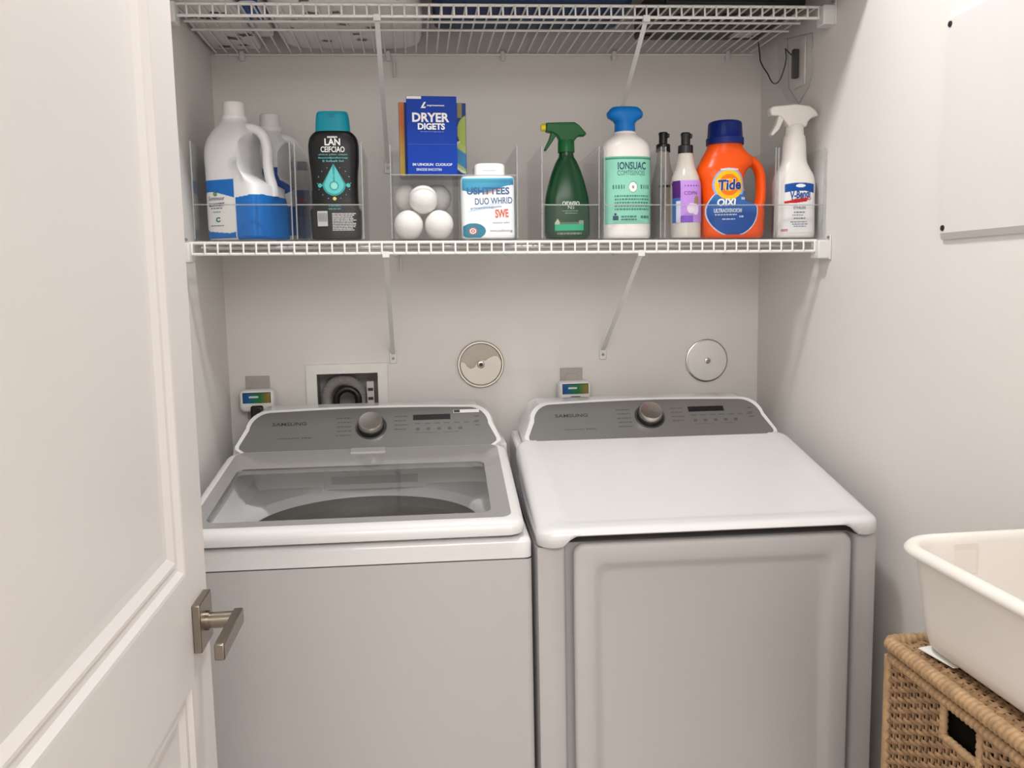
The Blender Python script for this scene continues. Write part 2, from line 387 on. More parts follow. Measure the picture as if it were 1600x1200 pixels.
def washer():
    t = thing('washing_machine', 'white top-load washing machine with a grey-framed glass lid, beside the dryer', 'washing machine', (.0216, -.737, 0), (0, 0, AY))
    zt = .996
    # cabinet as an open shell so that the tub shows through the glass
    R = [rrect(0, AW, 0, AD, .012, 4)]
    MB().loft([[(u, v, ZF+.02) for u, v in R[0]], [(u, v, zt-.019) for u, v in R[0]]], True, False).build('cabinet', M_app_shade, t)
    MB().loft([[(u, v, zt-.0195) for u, v in rrect(.003, AW-.003, .003, AD-.003, .012, 4)], [(u, v, zt-.016) for u, v in rrect(.003, AW-.003, .003, AD-.003, .012, 4)]], False, False).build('seam', M_groove, t)
    tc = MB(); ro = lambda i, z: [(u, v, z) for u, v in rrect(i, AW-i, i, AD-i, .014, 5)]
    tc.loft([ro(0, zt-.0165), ro(0, zt+.012), ro(.002, zt+.018), ro(.006, zt+.022), ro(.02, zt+.024)], False, False)
    tc.build('top_cover', M_app, t)
    for k in range(4):
        MB().lathe([(ZF, .02), (ZF+.021, .016)], .05+.586*(k % 2), .05+.6*(k//2), 16).build('foot', M_black, t)
    # lid
    zl, vr = 1.057, .017
    y0, y1 = -.006, .452
    def ring(i, dz, r=.03): return lid_ring(rrect(.012+i, AW-.012-i, y0+i, y1, r, 8), TILT_W, zl+dz, vr)
    fo = rrect(.034, .650, .017, .449, .022, 8); wi = rrect(.062, .612, .042, .335, .02, 8)
    mb = MB(); mb.loft([ring(.006, -.030), ring(.001, -.027), ring(0, -.016), ring(.003, -.006), ring(.010, -.0005), ring(.020, 0, .026),
                        lid_ring(fo, TILT_W, zl+.0002, vr), lid_ring(fo, TILT_W, zl-.001, vr)], False, False)
    mb.build('lid_rim', M_app, t, angle=50)
    f = MB().loft([lid_ring(fo, TILT_W, zl-.001, vr), lid_ring(fo, TILT_W, zl+.0006, vr), lid_ring(wi, TILT_W, zl+.0006, vr), lid_ring(wi, TILT_W, zl-.012, vr),
                   lid_ring(fo, TILT_W, zl-.012, vr)], False, False).build('lid_frame', M_frame, t, angle=30)
    MB().loft([lid_ring(wi, TILT_W, zl-.003, vr), lid_ring(wi, TILT_W, zl+.0003, vr)]).build('lid_glass', M_glass, t, angle=30)
    hu = rrect(.30, .385, .415, .447, .006, 4)
    MB().loft([lid_ring(hu, TILT_W, zl+.0005, vr), lid_ring(rrect(.302, .383, .417, .447, .006, 4), TILT_W, zl+.004, vr)]).build('lid_latch', mat('latch_grey', c(165, 163, 162), .2), t)
    # inside: tub deck with a round opening, drum, dispenser panel
    n = 64; cu, cv, r = .346, .270, .254
    circ = lambda rr, z, k=1: [(cu+rr*math.cos(2*math.pi*i/n), cv+rr*k*math.sin(2*math.pi*i/n), z) for i in range(n)]
    def rectray(hu0, hu1, hv0, hv1, z, tilt=0):
        out = []
        for i in range(n):
            a = 2*math.pi*i/n; dx, dy = math.cos(a), math.sin(a)
            k = min([s for s in ((hu1-cu)/dx if dx > 1e-6 else 9, (hu0-cu)/dx if dx < -1e-6 else 9, (hv1-cv)/dy if dy > 1e-6 else 9, (hv0-cv)/dy if dy < -1e-6 else 9)])
            out.append((cu+dx*k, cv+dy*k, z+tilt*(cv+dy*k-vr)))
        return out
    MB().loft([rectray(.045, .640, .012, .515, zl-.012, TILT_W), rectray(.055, .634, .014, .512, 1.036), rectray(.070, .622, .024, .508, 1.016), circ(r+.008, 1.006), circ(r, .998), circ(r-.004, .985)], False, False).build('tub_deck', M_tubw, t, angle=28)
    MB().loft([circ(r+.012, .986), circ(r+.012, .955), circ(r-.014, .95), circ(r-.006, .94), circ(r+.004, .60), circ(.05, .58)], False, True).build('drum', M_drum, t, angle=30)
    dp = MB().box(.225, .475, .500, .509, 1.008, 1.075).build('dispenser_panel', M_tubw, t, bevel=.003)
    MB().box(.245, .455, .4985, .501, 1.022, 1.042).build('dispenser_slot', mat('slot_grey', c(196, 199, 200), .4), dp, bevel=.002)
    MB().box(.272, .286, .4985, .501, 1.053, 1.064).build('dispenser_mark', M_grey_ink, dp, smooth=False)
    MB().box(.006, AW-.006, .520, AD-.002, 1.0, 1.108).build('rear_deck', M_app, t, bevel=.006)
    fr, face = console(t, 1.1185, True)
    MB().box(.548, .612, .102, .112, .0002, .0014).xform(fr).build('energy_sticker', mat('sticker_white', c(225, 222, 218), .5), face, smooth=False)
    MB().box(.549, .564, .103, .111, .0013, .0018).xform(fr).build('sticker_block', M_ink, face, smooth=False)
    return t

def dryer():
    t = thing('clothes_dryer', 'white clothes dryer with a solid lid and a tall recessed-panel front door', 'dryer', (.716, -.757, 0), (0, 0, AY))
    zs = 1.0
    # cabinet: recessed front between two posts
    pts = [(0, .012), (.003, .003), (.012, 0), (.050, 0), (.056, .004), (.060, .028), (.634, .028), (.639, .004), (.645, 0), (AW-.012, 0), (AW-.003, .003), (AW, .012), (AW, AD), (0, AD)]
    MB().loft([[(u, v, ZF+.02) for u, v in pts], [(u, v, zs-.003) for u, v in pts]]).build('cabinet', M_app_shade, t, angle=50)
    MB().box(.09, .61, .0032, .0278, .2, .93).build('door_gasket', M_black, t, smooth=False)
    for k in range(4):
        MB().lathe([(ZF, .02), (ZF+.021, .016)], .05+.586*(k % 2), .06+.58*(k//2), 16).build('foot', M_black, t)
    # lid: one moulded top with a skirt
    vr = .02; zl = 1.036; y1 = .475
    def arch(u):
        d = min(u-.045, .641-u); d = max(0, min(1, d/.03)); return .0215*d*d*(3-2*d)
    def ring(i, dz, r, follow=0, kb=0):
        out = []
        base = rrect(i, AW-i, i-.022, y1, r, 8); (ua, va), (ub, vb) = base[26], base[27]
        base = base[:27]+[(ua+(ub-ua)*q/48, va) for q in range(1, 48)]+base[27:]
        for u, v in base:
            vv = v; z = zl+dz+TILT_D*(max(vv, vr)-vr)*(0 if follow == 0 else follow)
            if follow == 0: z = zs + (arch(u) if v < .05 else 0) + kb
            out.append((u, v, z))
        return out
    mb = MB(); mb.loft([ring(.012, 0, .03, 0), ring(.003, 0, .036, 0, .0005), ring(.001, 0, .036, 0, .0022), ring(.0, -.0112, .04, .84), ring(.003, -.0055, .04, .94), ring(.009, -.001, .04, .98), ring(.017, .001, .04, 1), ring(.048, .001, .03, 1), ring(.054, -.0004, .028, 1)], False, True)
    mb.build('lid_top', M_app, t, angle=60)
    # shoulders between lid and console
    # door
    u0, u1, z0, z1 = .071, .626, .16, 1.0045
    def rz(i, v, r): return [(u, v, z) for u, z in rrect(u0+i, u1-i, z0+i, z1-i, r, 8)]
    MB().loft([rz(.004, .003, .02), rz(.001, .002, .02), rz(0, -.008, .022), rz(.003, -.014, .022), rz(.008, -.016, .02), rz(.036, -.016, .022), rz(.043, -.0125, .022), rz(.052, -.0045, .022), rz(.060, -.0015, .02)], True, True).build('dryer_door', M_app_shade, t, angle=50)
    MB().box(.004, AW-.004, .462, AD-.002, .998, 1.112).build('rear_deck', M_app, t, bevel=.008)
    console(t, 1.1175, False)
    return t
washer(); dryer()

# ------------------------------------------------------------------ wire shelves
SD = .406; NW = 54; LIP = .027
def wire_shelf(label, x0, x1, z, ang, lab_side, bx, footz, group):
    t = thing('wire_shelf', label, 'shelf', (0, 0, z), (0, ang, 0), 'wire wall shelves')
    rw = .0022
    def rod(name, y, zz, r): return MB().tube([(x0, y, zz), (x1, y, zz)], r, 10).build(name, M_wire, t)
    rod('front_rail', -SD, -.003, .0034); rod('front_rail', -SD, -LIP, .0034)
    rod('back_rod', -.008, -.006, .003); rod('middle_rod', -.235, -.008, .003); rod('middle_rod', -.30, -.008, .003)
    path = [(0, -.004, -.001), (0, -SD+.006, -.001), (0, -SD-.001, -.0025), (0, -SD-.0038, -.007), (0, -SD-.0042, -LIP-.001)]
    w0 = MB().tube(path, rw, 6).build('cross_wire', M_wire, t)
    n = int((x1-x0)/.0264)
    for i in range(n):
        x = x0+.006+(x1-x0-.012)*i/(n-1)
        if i == 0: w0.location = (x, 0, 0)
        else: share(w0, 'cross_wire', t, (x, 0, 0))
    # end brackets at both walls
    for s, xw in ((-1, .0005), (1, W-.0005)):
        b = MB()
        xa, xb = (xw, xw+.022) if s < 0 else (xw-.03, xw)
        b.box(xa, xb, -SD-.020, -SD+.018, -LIP-.018, -.002)
        e = b.build('end_bracket', M_bracket, t, bevel=.003)
        MB().lathe([(0, .0035), (.003, .003)], n=12).xform(Matrix.Translation((xb-.006, -SD-.018, .004)) @ Matrix.Rotation(math.radians(90), 4, 'X')).build('screw', mat('screw_grey', c(150, 148, 146), .4, .6), e)
        q = (xw, xw+.004) if s < 0 else (xw-.004, xw)
        MB().box(q[0], q[1], -SD-.024, -SD+.003, -LIP-.02, .010).build('wall_plate', M_bracket, e, bevel=.0012)
    # back clips
    for xx in (.08, .45, .75, 1.05, 1.365):
        MB().box(xx-.006, xx+.006, -.014, -.0005, -.022, .004).build('wall_clip', M_bracket, t, bevel=.002)
    MB().box(.462, .468, -.010, -.0005, -.062, -.020).build('wall_clip', M_bracket, t, bevel=.0015)
    # diagonal support braces: front rail down to a foot on the back wall
    for x in bx:
        p0 = Vector((x, -SD, -LIP-.004)); p1 = Vector((x, -.006, footz-z))
        dirv = (p1-p0).normalized(); nrm = Vector((0, -dirv.z, dirv.y))
        mb = MB(); hw = .0055
        ring = lambda p, k=1: [p+Vector((-hw, 0, 0)), p+Vector((-hw*.6, 0, 0))+nrm*.006, p+Vector((hw*.6, 0, 0))+nrm*.006, p+Vector((hw, 0, 0))]
        mb.loft([ring(p0), ring(p0.lerp(p1, .5)), ring(p1)])
        br = mb.build('support_brace', M_bracket, t, smooth=False)
        MB().box(x-.010, x+.010, -.005, -.0005, footz-z-.026, footz-z+.010).build('brace_foot', M_bracket, br, bevel=.002)
        MB().lathe([(.004, .004), (.0075, .003)], n=12).xform(Matrix.Translation((x, -.0005, footz-z-.012)) @ Matrix.Rotation(math.radians(90), 4, 'X')).build('screw', mat('screw_grey', c(150, 148, 146), .4, .6), br)
        MB().box(x-.008, x+.008, -SD-.006, -SD+.006, -LIP-.010, -LIP+.004).build('brace_hook', M_bracket, br, bevel=.0015)
    return t
ZL = 1.608; AL = .00994
wire_shelf('white wire shelf carrying the cleaning bottles in clear bins', .018, W-.026, ZL, AL, '', (.4384, 1.018), 1.325, None)
ZU = 2.1043; AU = -.0093
wire_shelf('upper white wire shelf at the top of the picture', .010, W-.028, ZU, AU, '', (.437, 1.030), 1.822, None)
def zl(x): return ZL-AL*x+.0017
def zu(x): return ZU-AU*x+.0017

# ------------------------------------------------------------------ clear bins on the lower shelf
def panel_box(name, parent, b, m=None): return MB().box(*b).build(name, m or M_acry, parent, smooth=False, bevel=.0008, seg=1)
def bin_(label, x0, x1, yf, yb, side_h, front_h, slope=.006):
    xc = (x0+x1)/2; t = thing('storage_bin', label, 'storage bin', (xc, 0, zl(xc)+.0008), (0, AL, 0), 'clear acrylic storage bins')
    h = (x1-x0)/2; th = .0022
    panel_box('bin_floor', t, (-h, h, yf, yb, 0, th))
    for s in (-1, 1):
        a = (-h, -h+th) if s < 0 else (h-th, h)
        mb = MB(); zf, zb = side_h, side_h-slope
        mb.add([(x, y, z) for x in a for y, z in ((yf, th), (yb, th), (yb, zb), (yf, zf))], [(0, 1, 2, 3), (7, 6, 5, 4), (0, 4, 5, 1), (1, 5, 6, 2), (2, 6, 7, 3), (3, 7, 4, 0)])
        mb.build('bin_side', M_acry, t, smooth=False)
        panel_box('edge_bead', t, (a[0]-.0004, a[1]+.0004, yf-.0012, yf+.0018, th, side_h), clear_mat('acrylic_edge', (.80, .82, .83, 1), .28))
    panel_box('bin_front', t, (-h+th, h-th, yf, yf+th, th, front_h))
    panel_box('front_lip', t, (-h+th, h-th, yf-.001, yf+.003, front_h-.0022, front_h+.0006), clear_mat('acrylic_edge', (.80, .82, .83, 1), .28))
    panel_box('bin_back', t, (-h+th, h-th, yb-th, yb, th, side_h-slope))
    return t
YFB = -.400
bin_('clear bin around the two white handled jugs', .028, .238, YFB, -.028, .212, .078)
bin_('clear bin holding the black bottle with the teal cap', .246, .392, YFB, -.15, .212, .078)
b3 = bin_('clear bin with the white balls and the white-blue tub', .452, .735, YFB, -.15, .208, .143)
panel_box('bin_divider', b3, (.0058, .0080, YFB+.003, -.155, .0022, .142))
panel_box('bin_tray', b3, (-.139, .034, YFB+.012, -.16, .1425, .1445))
bin_('clear bin holding the green spray bottle', .789, .922, YFB, -.15, .208, .078)
bin_('clear bin holding the mint-labelled bottle with blue top', .932, 1.066, YFB, -.15, .208, .078)
bin_('clear bin holding the soap pumps and the orange jug', 1.074, 1.338, YFB, -.15, .208, .078)
bin_('clear bin holding the white trigger spray by the right wall', 1.3425, 1.4575, YFB, -.15, .208, .078)
def on(x, h=.0034): return zl(x)+h
rnd = random.Random(11)
mixc = lambda a, b, t: tuple(a[i]*(1-t)+b[i]*t for i in range(4))

# ---- white jugs
M_jug = mat('jug_plastic', c(232, 232, 234), .32, var=.02, spec=.4)
M_cap_w = mat('white_cap', c(240, 238, 237), .4, var=.02)
BLUE = c(38, 112, 192); CREAM = c(232, 230, 226)
def jug(name, label, loc, rz, half, sc, front, hdir):
    t = thing(name, label, 'jug', loc, (0, 0, rz), 'white handled jugs')
    n = 64; prof = smooth_profile([(0, .062, 0), (.005, .070, 0), (.012, .072, 0), (.15, .072, 0), (.185, .0705, .2), (.21, .066, .5), (.235, .055, .8), (.255, .040, 1), (.266, .030, 1), (.273, .027, 1)], 4)
    rings = []; dh = Vector((math.cos(hdir), math.sin(hdir), 0))
    def smax(z):
        pts = [(0, .12), (.100, .12), (.118, .075), (.140, .022), (.158, .010), (.215, .010), (.236, .022), (.25, .035), (.262, .06), (.3, .06)]
        for (za, sa), (zb_, sb) in zip(pts, pts[1:]):
            if za <= z <= zb_: return sa+(sb-sa)*(z-za)/(zb_-za)
        return .12
    for z, h, k in prof:
        e = 5.5-3*max(0, min(1, (z-.17)/.08)); ring = []; lim = smax(z)
        for x, y, _ in sup(h, h, e, n, 0, 0, z):
            p = Vector((x-.022*k*dh.x, y-.022*k*dh.y, z)); sd = p.dot(dh)
            if sd > lim: p -= dh*(sd-lim)*.97
            ring.append((p.x*half, p.y*half, z*sc))
        rings.append(ring)
    mb = MB().loft(rings); body = mb.build('jug_body', M_jug, t, angle=60); bv = bvh_of(mb)
    path = [(-.004, .250), (.020, .251), (.040, .243), (.052, .225), (.056, .20), (.056, .17), (.058, .145), (.064, .12), (.066, .098)]
    pp = smooth_profile([(i, r_, z_) for i, (r_, z_) in enumerate(path)], 4)
    side = Vector((dh.y, -dh.x, 0))*(.012*half)
    MB().tube([(dh*r_*half)+side+Vector((0, 0, z_*sc)) for _, r_, z_ in pp], [(.0115, .0125)]*len(pp), 14).build('handle', M_jug, t, angle=60)
    cx, cy = -.022*half*dh.x, -.022*half*dh.y; z0 = .273*sc
    MB().lathe([(z0-.004, .0275), (z0+.004, .0285), (z0+.008, .027)], cx, cy, 32).build('neck_ring', M_cap_w, t)
    cp = MB()
    prof = [(z0+.008, .0245), (z0+.036, .0235), (z0+.039, .021)]
    cp.loft([[(cx+(r_*(1+.02*(i % 2)) if k < 2 else r_)*math.cos(2*math.pi*i/64), cy+(r_*(1+.02*(i % 2)) if k < 2 else r_)*math.sin(2*math.pi*i/64), z) for i in range(64)] for k, (z, r_) in enumerate(prof)])
    cp.build('cap', M_cap_w, t, angle=50)
    if front:
        def lab(x, z):
            zz = (z-.006)/.128; xx = (x+.067)/.082
            top = .80-.18*max(0, xx-.35)-.35*max(0, .12-xx); bot = .13+.35*max(0, .15-xx)+.15*max(0, xx-.8)-.06*xx
            return CREAM if bot < zz < top else BLUE
        o = decal(bv, 'label', t, -.067, .015, .006, .134, lab, off=.0006)
        g = mat('leaf_green', c(40, 130, 70), .5); dk = mat('navy_ink', c(40, 55, 95), .5); gi = mat('slate_ink', c(90, 100, 120), .5)
        text_on(bv, 'Summoor', -.032, .094, .044, .009, gi, o, .01)
        text_on(bv, 'BLUNXERT', -.032, .080, .042, .008, dk, o, .03)
        bars_on(bv, dashes(-.048, -.016, .071, .0022, rnd)+dashes(-.042, -.022, .063, .0018, rnd)+dashes(-.05, -.016, .033, .0018, rnd), gi, o)
        text_on(bv, '@', -.034, .104, .011, .011, g, o, .03, name='leaf_mark')
        text_on(bv, 'C', -.030, .047, .012, .011, g, o, .06, name='round_mark')
        def blue(a, z): return BLUE if z < .098-.25*abs(a-.035)**1.3+.0 else None
        decal(bv, 'blue_band', t, .018, .0715, .002, .10, lambda a, z: BLUE if z < .094+.12*(a-.018) else None)
        decal(bv, 'blue_band', t, -.070, .069, .002, .10, lambda a, z: BLUE if z < .099 else None, ax='right')
    else:
        decal(bv, 'label', t, -.06, .06, .02, .19, lambda x, z: c(60, 90, 160) if (x/.06)**2+((z-.15)/.035)**2 < 1 else (BLUE if z < .09 else None))
    return t
jug('handled_jug', 'white handled jug with blue label, in front at the left end', (.127, -.293, on(.13)), math.radians(-25), 1.0, 1.0, True, math.radians(13))
jug('handled_jug', 'plain white jug standing behind the blue-labelled jug', (.176, -.108, on(.18)), math.radians(-8), .92, 1.03, False, math.radians(2))

# slim bottle behind
t = thing('cleaner_bottle', 'slim white bottle with blue and red label behind the jugs', 'bottle', (.272, -.085, zl(.27)))
mb = bottle([(0, .022, .022, 2), (.01, .025, .025, 2), (.15, .025, .025, 2), (.18, .014, .014, 2), (.19, .013, .013, 2)], 32); mb.build('bottle_body', M_jug, t); bv = bvh_of(mb)
decal(bv, 'label', t, -.022, .022, .02, .14, lambda x, z: c(190, 60, 55) if x*x+(z-.115)**2 < .008**2 else (c(62, 84, 150) if z > .075 else c(90, 130, 190)))
MB().lathe([(.19, .014), (.21, .0135), (.212, .012)], n=24).build('cap', mat('navy_cap', c(50, 60, 110), .4), t)

# ---- black bottle with teal cap
t = thing('body_wash_bottle', 'black bottle with teal flip cap and drop emblem', 'bottle', (.329, -.345, on(.329)))
mb = bottle([(0, .050, .027, 4), (.004, .054, .030, 4), (.03, .0555, .031, 4), (.062, .0560, .031, 4), (.075, .0515, .031, 4), (.10, .050, .030, 4), (.14, .051, .030, 4), (.175, .0545, .030, 3.6), (.205, .0555, .030, 3.4), (.222, .053, .029, 3), (.233, .046, .027, 3), (.239, .038, .024, 3)], 64)
bt = mb.build('bottle_body', mat('gloss_black_plastic', c(22, 22, 23), .36, spec=.3), t, angle=50); bv = bvh_of(mb)
mc = bottle([(.238, .0385, .025, 3), (.262, .0370, .024, 3), (.276, .0350, .023, 3), (.281, .033, .021, 3)], 48, 4); mc.build('flip_cap', mat('teal_cap', c(8, 146, 168), .4, spec=.25), t, angle=50); bvc = bvh_of(mc)
bars_on(bvc, [(-.008, .008, .272, .2735), (-.005, .005, .268, .2695)], mat('deep_teal', c(15, 95, 115), .4), t, name='cap_notch')
teal = mat('teal_ink', c(92, 190, 190), .5)
text_on(bv, 'LAN', 0, .213, .034, .015, M_white_ink, t, .03)
text_on(bv, 'CEIFCIAO', 0, .197, .052, .0125, M_white_ink, t, .018)
text_on(bv, 'sssan', 0, .2235, .022, .004, M_white_ink, t, .03)
text_on(bv, 'shine plim clean', 0, .1855, .062, .0045, teal, t, .01); text_on(bv, 'fsonmfpmforccp', 0, .1785, .064, .0045, teal, t, .02); text_on(bv, 'E folbaft fol', 0, .172, .045, .0045, teal, t, .01)
def drop(x, z):
    zz = (z-.122)/.026; r = math.hypot(x/.026, zz) if zz < 0 else (abs(x)/(.026*max(.001, (1-zz/1.75)))+(zz > 1.72)*9)
    if r < 1:
        if x*x+(z-.118)**2 < .0065**2: return c(150, 215, 200)
        if .0085**2 < x*x+(z-.118)**2 < .010**2: return c(40, 120, 130)
        if abs(x) < .0012+.1*abs(z-.140) and z > .128: return c(60, 150, 155)
        return c(98, 192, 190) if r < .82 else c(55, 150, 152)
    for dx in (-.031, .031):
        if (x-dx)**2+(z-.119)**2 < .005**2: return c(80, 180, 180)
    for k in range(16):
        a = 2*math.pi*k/16
        if (x-.036*math.cos(a))**2+(z-.124-.036*math.sin(a))**2 < .0014**2: return c(130, 205, 200)
    if x*x+(z-.090)**2 < .0045**2: return c(225, 200, 90)
    return None
decal(bv, 'drop_emblem', t, -.040, .040, .082, .172, drop, .0008)
bars_on(bv, dashes(-.014, .014, .073, .004, rnd)+dashes(-.014, .014, .066, .0035, rnd), mat('teal_dim_ink', c(52, 120, 128), .5), t)
bars_on(bv, [(-.039, -.017, .030, .063)], mat('barcode_white', c(205, 204, 203), .5), t, name='barcode')
bars_on(bv, [(-.037+.0018*i, -.0364+.0018*i, .040, .060) for i in range(11)], M_ink, t, off=.0018, name='barcode_lines')
r_ = []
for k in range(11): r_ += dashes(-.007, .045-rnd.random()*.008, .056-.0036*k, .0022, rnd, .003, .012, .0008)
bars_on(bv, r_, mat('print_white', c(196, 195, 194), .5), t)

# ---- dryer balls
M_ball = mat('wool_ball', c(238, 235, 231), .85, var=.04, nscale=80, bump=.35, bscale=300)
BR = .0325
bm_ = bmesh.new(); bmesh.ops.create_uvsphere(bm_, u_segments=40, v_segments=24, radius=BR)
me = bpy.data.meshes.new('dryer_ball'); bm_.to_mesh(me); bm_.free(); me.materials.append(M_ball); me.shade_smooth()
zb = on(.52)+BR+.001
for x, y, z, lab in ((.4905, -.358, zb+.0004, 'white dryer ball at bottom left of the front three'), (.5595, -.358, zb, 'white dryer ball at bottom right of the front three'), (.525, -.358, zb+.0562, 'white dryer ball resting on top of the front two'),
                     (.490, -.288, zb+.0004, 'white dryer ball hidden low in the bin, back left'), (.5595, -.288, zb, 'white dryer ball hidden low in the bin, back right'), (.490, -.285, zb+.0658, 'white dryer ball high at the back left, behind the front three'), (.5595, -.285, zb+.0654, 'white dryer ball high at the back right, behind the front three')):
    o = bpy.data.objects.new('dryer_ball', me); COL.objects.link(o); o.location = (x, y, z); tag(o, lab, 'ball', 'white dryer balls')

# ---- dryer sheet boxes
ztray = zl(.55)+.0008+.1447
def carton(label, x0, x1, y0, y1, h, z, m, rz=0):
    t = thing('dryer_sheet_box', label, 'box', ((x0+x1)/2, (y0+y1)/2, z), (0, AL, rz), 'dryer sheet boxes'); hx, hy = (x1-x0)/2, (y1-y0)/2
    mb = MB().box(-hx, hx, -hy, hy, 0, h); mb.build('carton', m, t, smooth=False, bevel=.0012); return t, bvh_of(mb), hx
M_bluebox = mat('blue_carton', c(4, 58, 162), .42, var=.04, spec=.15)
t, bv, hx = carton('blue box lettered DRYER standing in front on the tray', .492, .603, -.385, -.335, .170, ztray, M_bluebox)
text_on(bv, 'DRYER', -.002, .124, .082, .020, M_white_ink, t, .035); text_on(bv, 'DIGETS', -.001, .1045, .060, .014, M_white_ink, t, .04)
text_on(bv, 'L', -.018, .1505, .012, .013, M_white_ink, t, .05, shear=.5); text_on(bv, 'supmuomon', .009, .149, .038, .004, M_white_ink, t, .03)
bars_on(bv, [(-hx+.001, -hx+.033, .1635, .169)], mat('tear_tab_white', c(225, 225, 228), .5), t, name='tear_tab')
bars_on(bv, [(-hx+.002, hx-.002, .0655, .0662)], mat('fold_line', c(45, 98, 185), .4), t, name='fold_line')
bars_on(bv, dashes(-.026, .026, .0925, .0012, rnd), mat('pale_blue_ink', c(120, 150, 205), .5), t)
text_on(bv, 'IM UINOIUN  CUOIUOP', 0, .022, .088, .006, mat('pale_ink', c(205, 215, 232), .5), t, .03); text_on(bv, 'SINODE SHICOTIN', -.008, .011, .056, .0055, mat('pale_ink', c(205, 215, 232), .5), t, .02)
t, bv, hx = carton('wider box with orange edge and green swirl behind the DRYER box', .474, .627, -.325, -.28, .168, ztray, mat('blue_carton_dark', c(16, 58, 140), .42, var=.04, spec=.15))
def swirl(x, z):
    if x < -.064: return mixc(c(215, 120, 50), c(225, 190, 80), max(0, min(1, (.12-z)/.08)))
    if x > .040:
        if ((x-.082)/.026)**2+((z-.105)/.036)**2 < 1: return c(170, 190, 90)
        q = ((x-.085)/.042)**2+((z-.05)/.042)**2
        if q < 1: return c(225, 230, 210) if q > .8 else (c(60, 140, 190) if math.sin(60*x+90*z) > 0 else c(185, 200, 110))
        if z > .135 and abs(x-.062) < .005: return c(150, 140, 90)
    return c(14, 52, 130)
decal(bv, 'printed_front', t, -hx+.001, hx-.001, .002, .167, swirl, .0015, .0004)

# ---- tub of detergent packs
t = thing('detergent_tub', 'white and blue tub with flip lid in the right half of its bin', 'tub', (.670, -.343, on(.67)))
mb = MB(); R = lambda i, z: [(x, y, z) for x, y in rrect(-.0605+i, .0605-i, -.048+i, .048-i, .012, 6)]
mb.loft([R(.004, 0), R(.001, .003), R(0, .008), R(0, .132), R(.002, .137), R(.006, .1395)]); mb.build('tub_body', mat('tub_plastic', c(235, 236, 238), .4), t, angle=45); bv = bvh_of(mb)
def tub(x, z):
    xx = (x+.058)/.116; zz = z/.135
    top = .80-.05*math.sin(xx*5)+(.08 if xx > .6 else 0)*(xx-.6)
    if zz > top: return mixc(c(20, 130, 180), c(70, 175, 205), max(0, min(1, (zz-top)*5)))
    if zz > top-.03 and .4 < xx < .75: return c(230, 150, 110)
    if ((xx-.2)/.24)**2+((zz-.13)/.13)**2 < 1:
        q = ((xx-.19)/.07)**2+((zz-.13)/.05)**2
        return c(235, 240, 240) if .35 < q < .8 or q < .08 else (c(190, 70, 45) if q < 1.4 else c(30, 125, 150))
    if .42+.28*xx > zz > .38+.12*xx+.05 and zz < .62: return mixc(c(240, 243, 246), c(170, 205, 232), max(0, 1-xx*1.2))
    return c(240, 243, 246)
decal(bv, 'label', t, -.0575, .0575, .003, .1345, tub, .001)
dkb = mat('deep_blue_ink', c(20, 82, 140), .5)
text_on(bv, 'USHTTEES', 0, .106, .096, .016, dkb, t, .03); text_on(bv, 'DUO WHRID', .012, .084, .084, .0145, dkb, t, .01, rot=.03)
text_on(bv, 'SWE', .030, .056, .030, .019, mat('orange_ink', c(222, 92, 55), .5), t, .03, rot=.05)
text_on(bv, 'ymsninsgum', -.006, .069, .07, .006, dkb, t, 0, rot=.06); text_on(bv, 'mmuollnivsg', .028, .017, .05, .007, M_grey_ink, t, 0); text_on(bv, 'inoiom wlm', .028, .036, .038, .005, mat('blue_grey_ink', c(110, 140, 165), .5), t, 0)
fl_ = MB(); R2 = lambda i, z: [(x, y, z) for x, y in rrect(-.028+i, .041-i, -.036+i, .036-i, .014, 6)]
fl_.loft([R2(0, .139), R2(0, .163), R2(.003, .168), R2(.008, .170)]); fl_.build('flip_lid', M_cap_w, t, angle=45)
MB().box(-.012, .020, -.0375, -.034, .152, .160).build('lid_tab', M_cap_w, t, bevel=.0015)

# ---- trigger sprayer heads
def sprayer(t, m, sx, cx, z0, outline, trig, collar, thick, nozzle=None, mt=None):
    MB().lathe(collar, cx, 0, 32).build('collar', m, t)
    MB().prism(outline, -thick/2, thick/2).build('spray_head', m, t, bevel=.0045, seg=3, angle=60)
    MB().prism(trig, -thick*.33, thick*.33).build('trigger', mt or m, t, bevel=.002, seg=2, angle=60)
    if nozzle: MB().lathe(nozzle[1], n=20).xform(Matrix.Translation(nozzle[2]) @ Matrix.Rotation(math.radians(-90), 4, 'Y')).build('nozzle', nozzle[0], t)
M_green = mat('green_plastic', c(14, 88, 42), .34, spec=.25); M_dgreen = mat('green_bottle', c(10, 56, 28), .2, spec=.3)
t = thing('spray_bottle', 'dark green trigger spray bottle with yellow nozzle', 'spray bottle', (.857, -.345, on(.857)))
mb = bottle([(0, .046, .026, 3), (.004, .050, .030, 3), (.015, .0525, .032, 3), (.06, .0525, .032, 3), (.09, .0505, .031, 2.8), (.125, .043, .028, 2.6), (.155, .034, .024, 2.4), (.178, .024, .020, 2.1), (.190, .0175, .017, 2), (.202, .0165, .0165, 2)], 48)
mb.build('bottle_body', M_dgreen, t, angle=60); bv = bvh_of(mb)
X = lambda px: (px-880)/667
Z = lambda py: (374-py)/681-.002
hd = [(848, 193), (870, 192.5), (893, 192), (900, 197), (911, 209), (909, 213), (899, 213), (893, 219), (890, 224), (871, 224), (866, 213), (858, 208), (848, 206)]
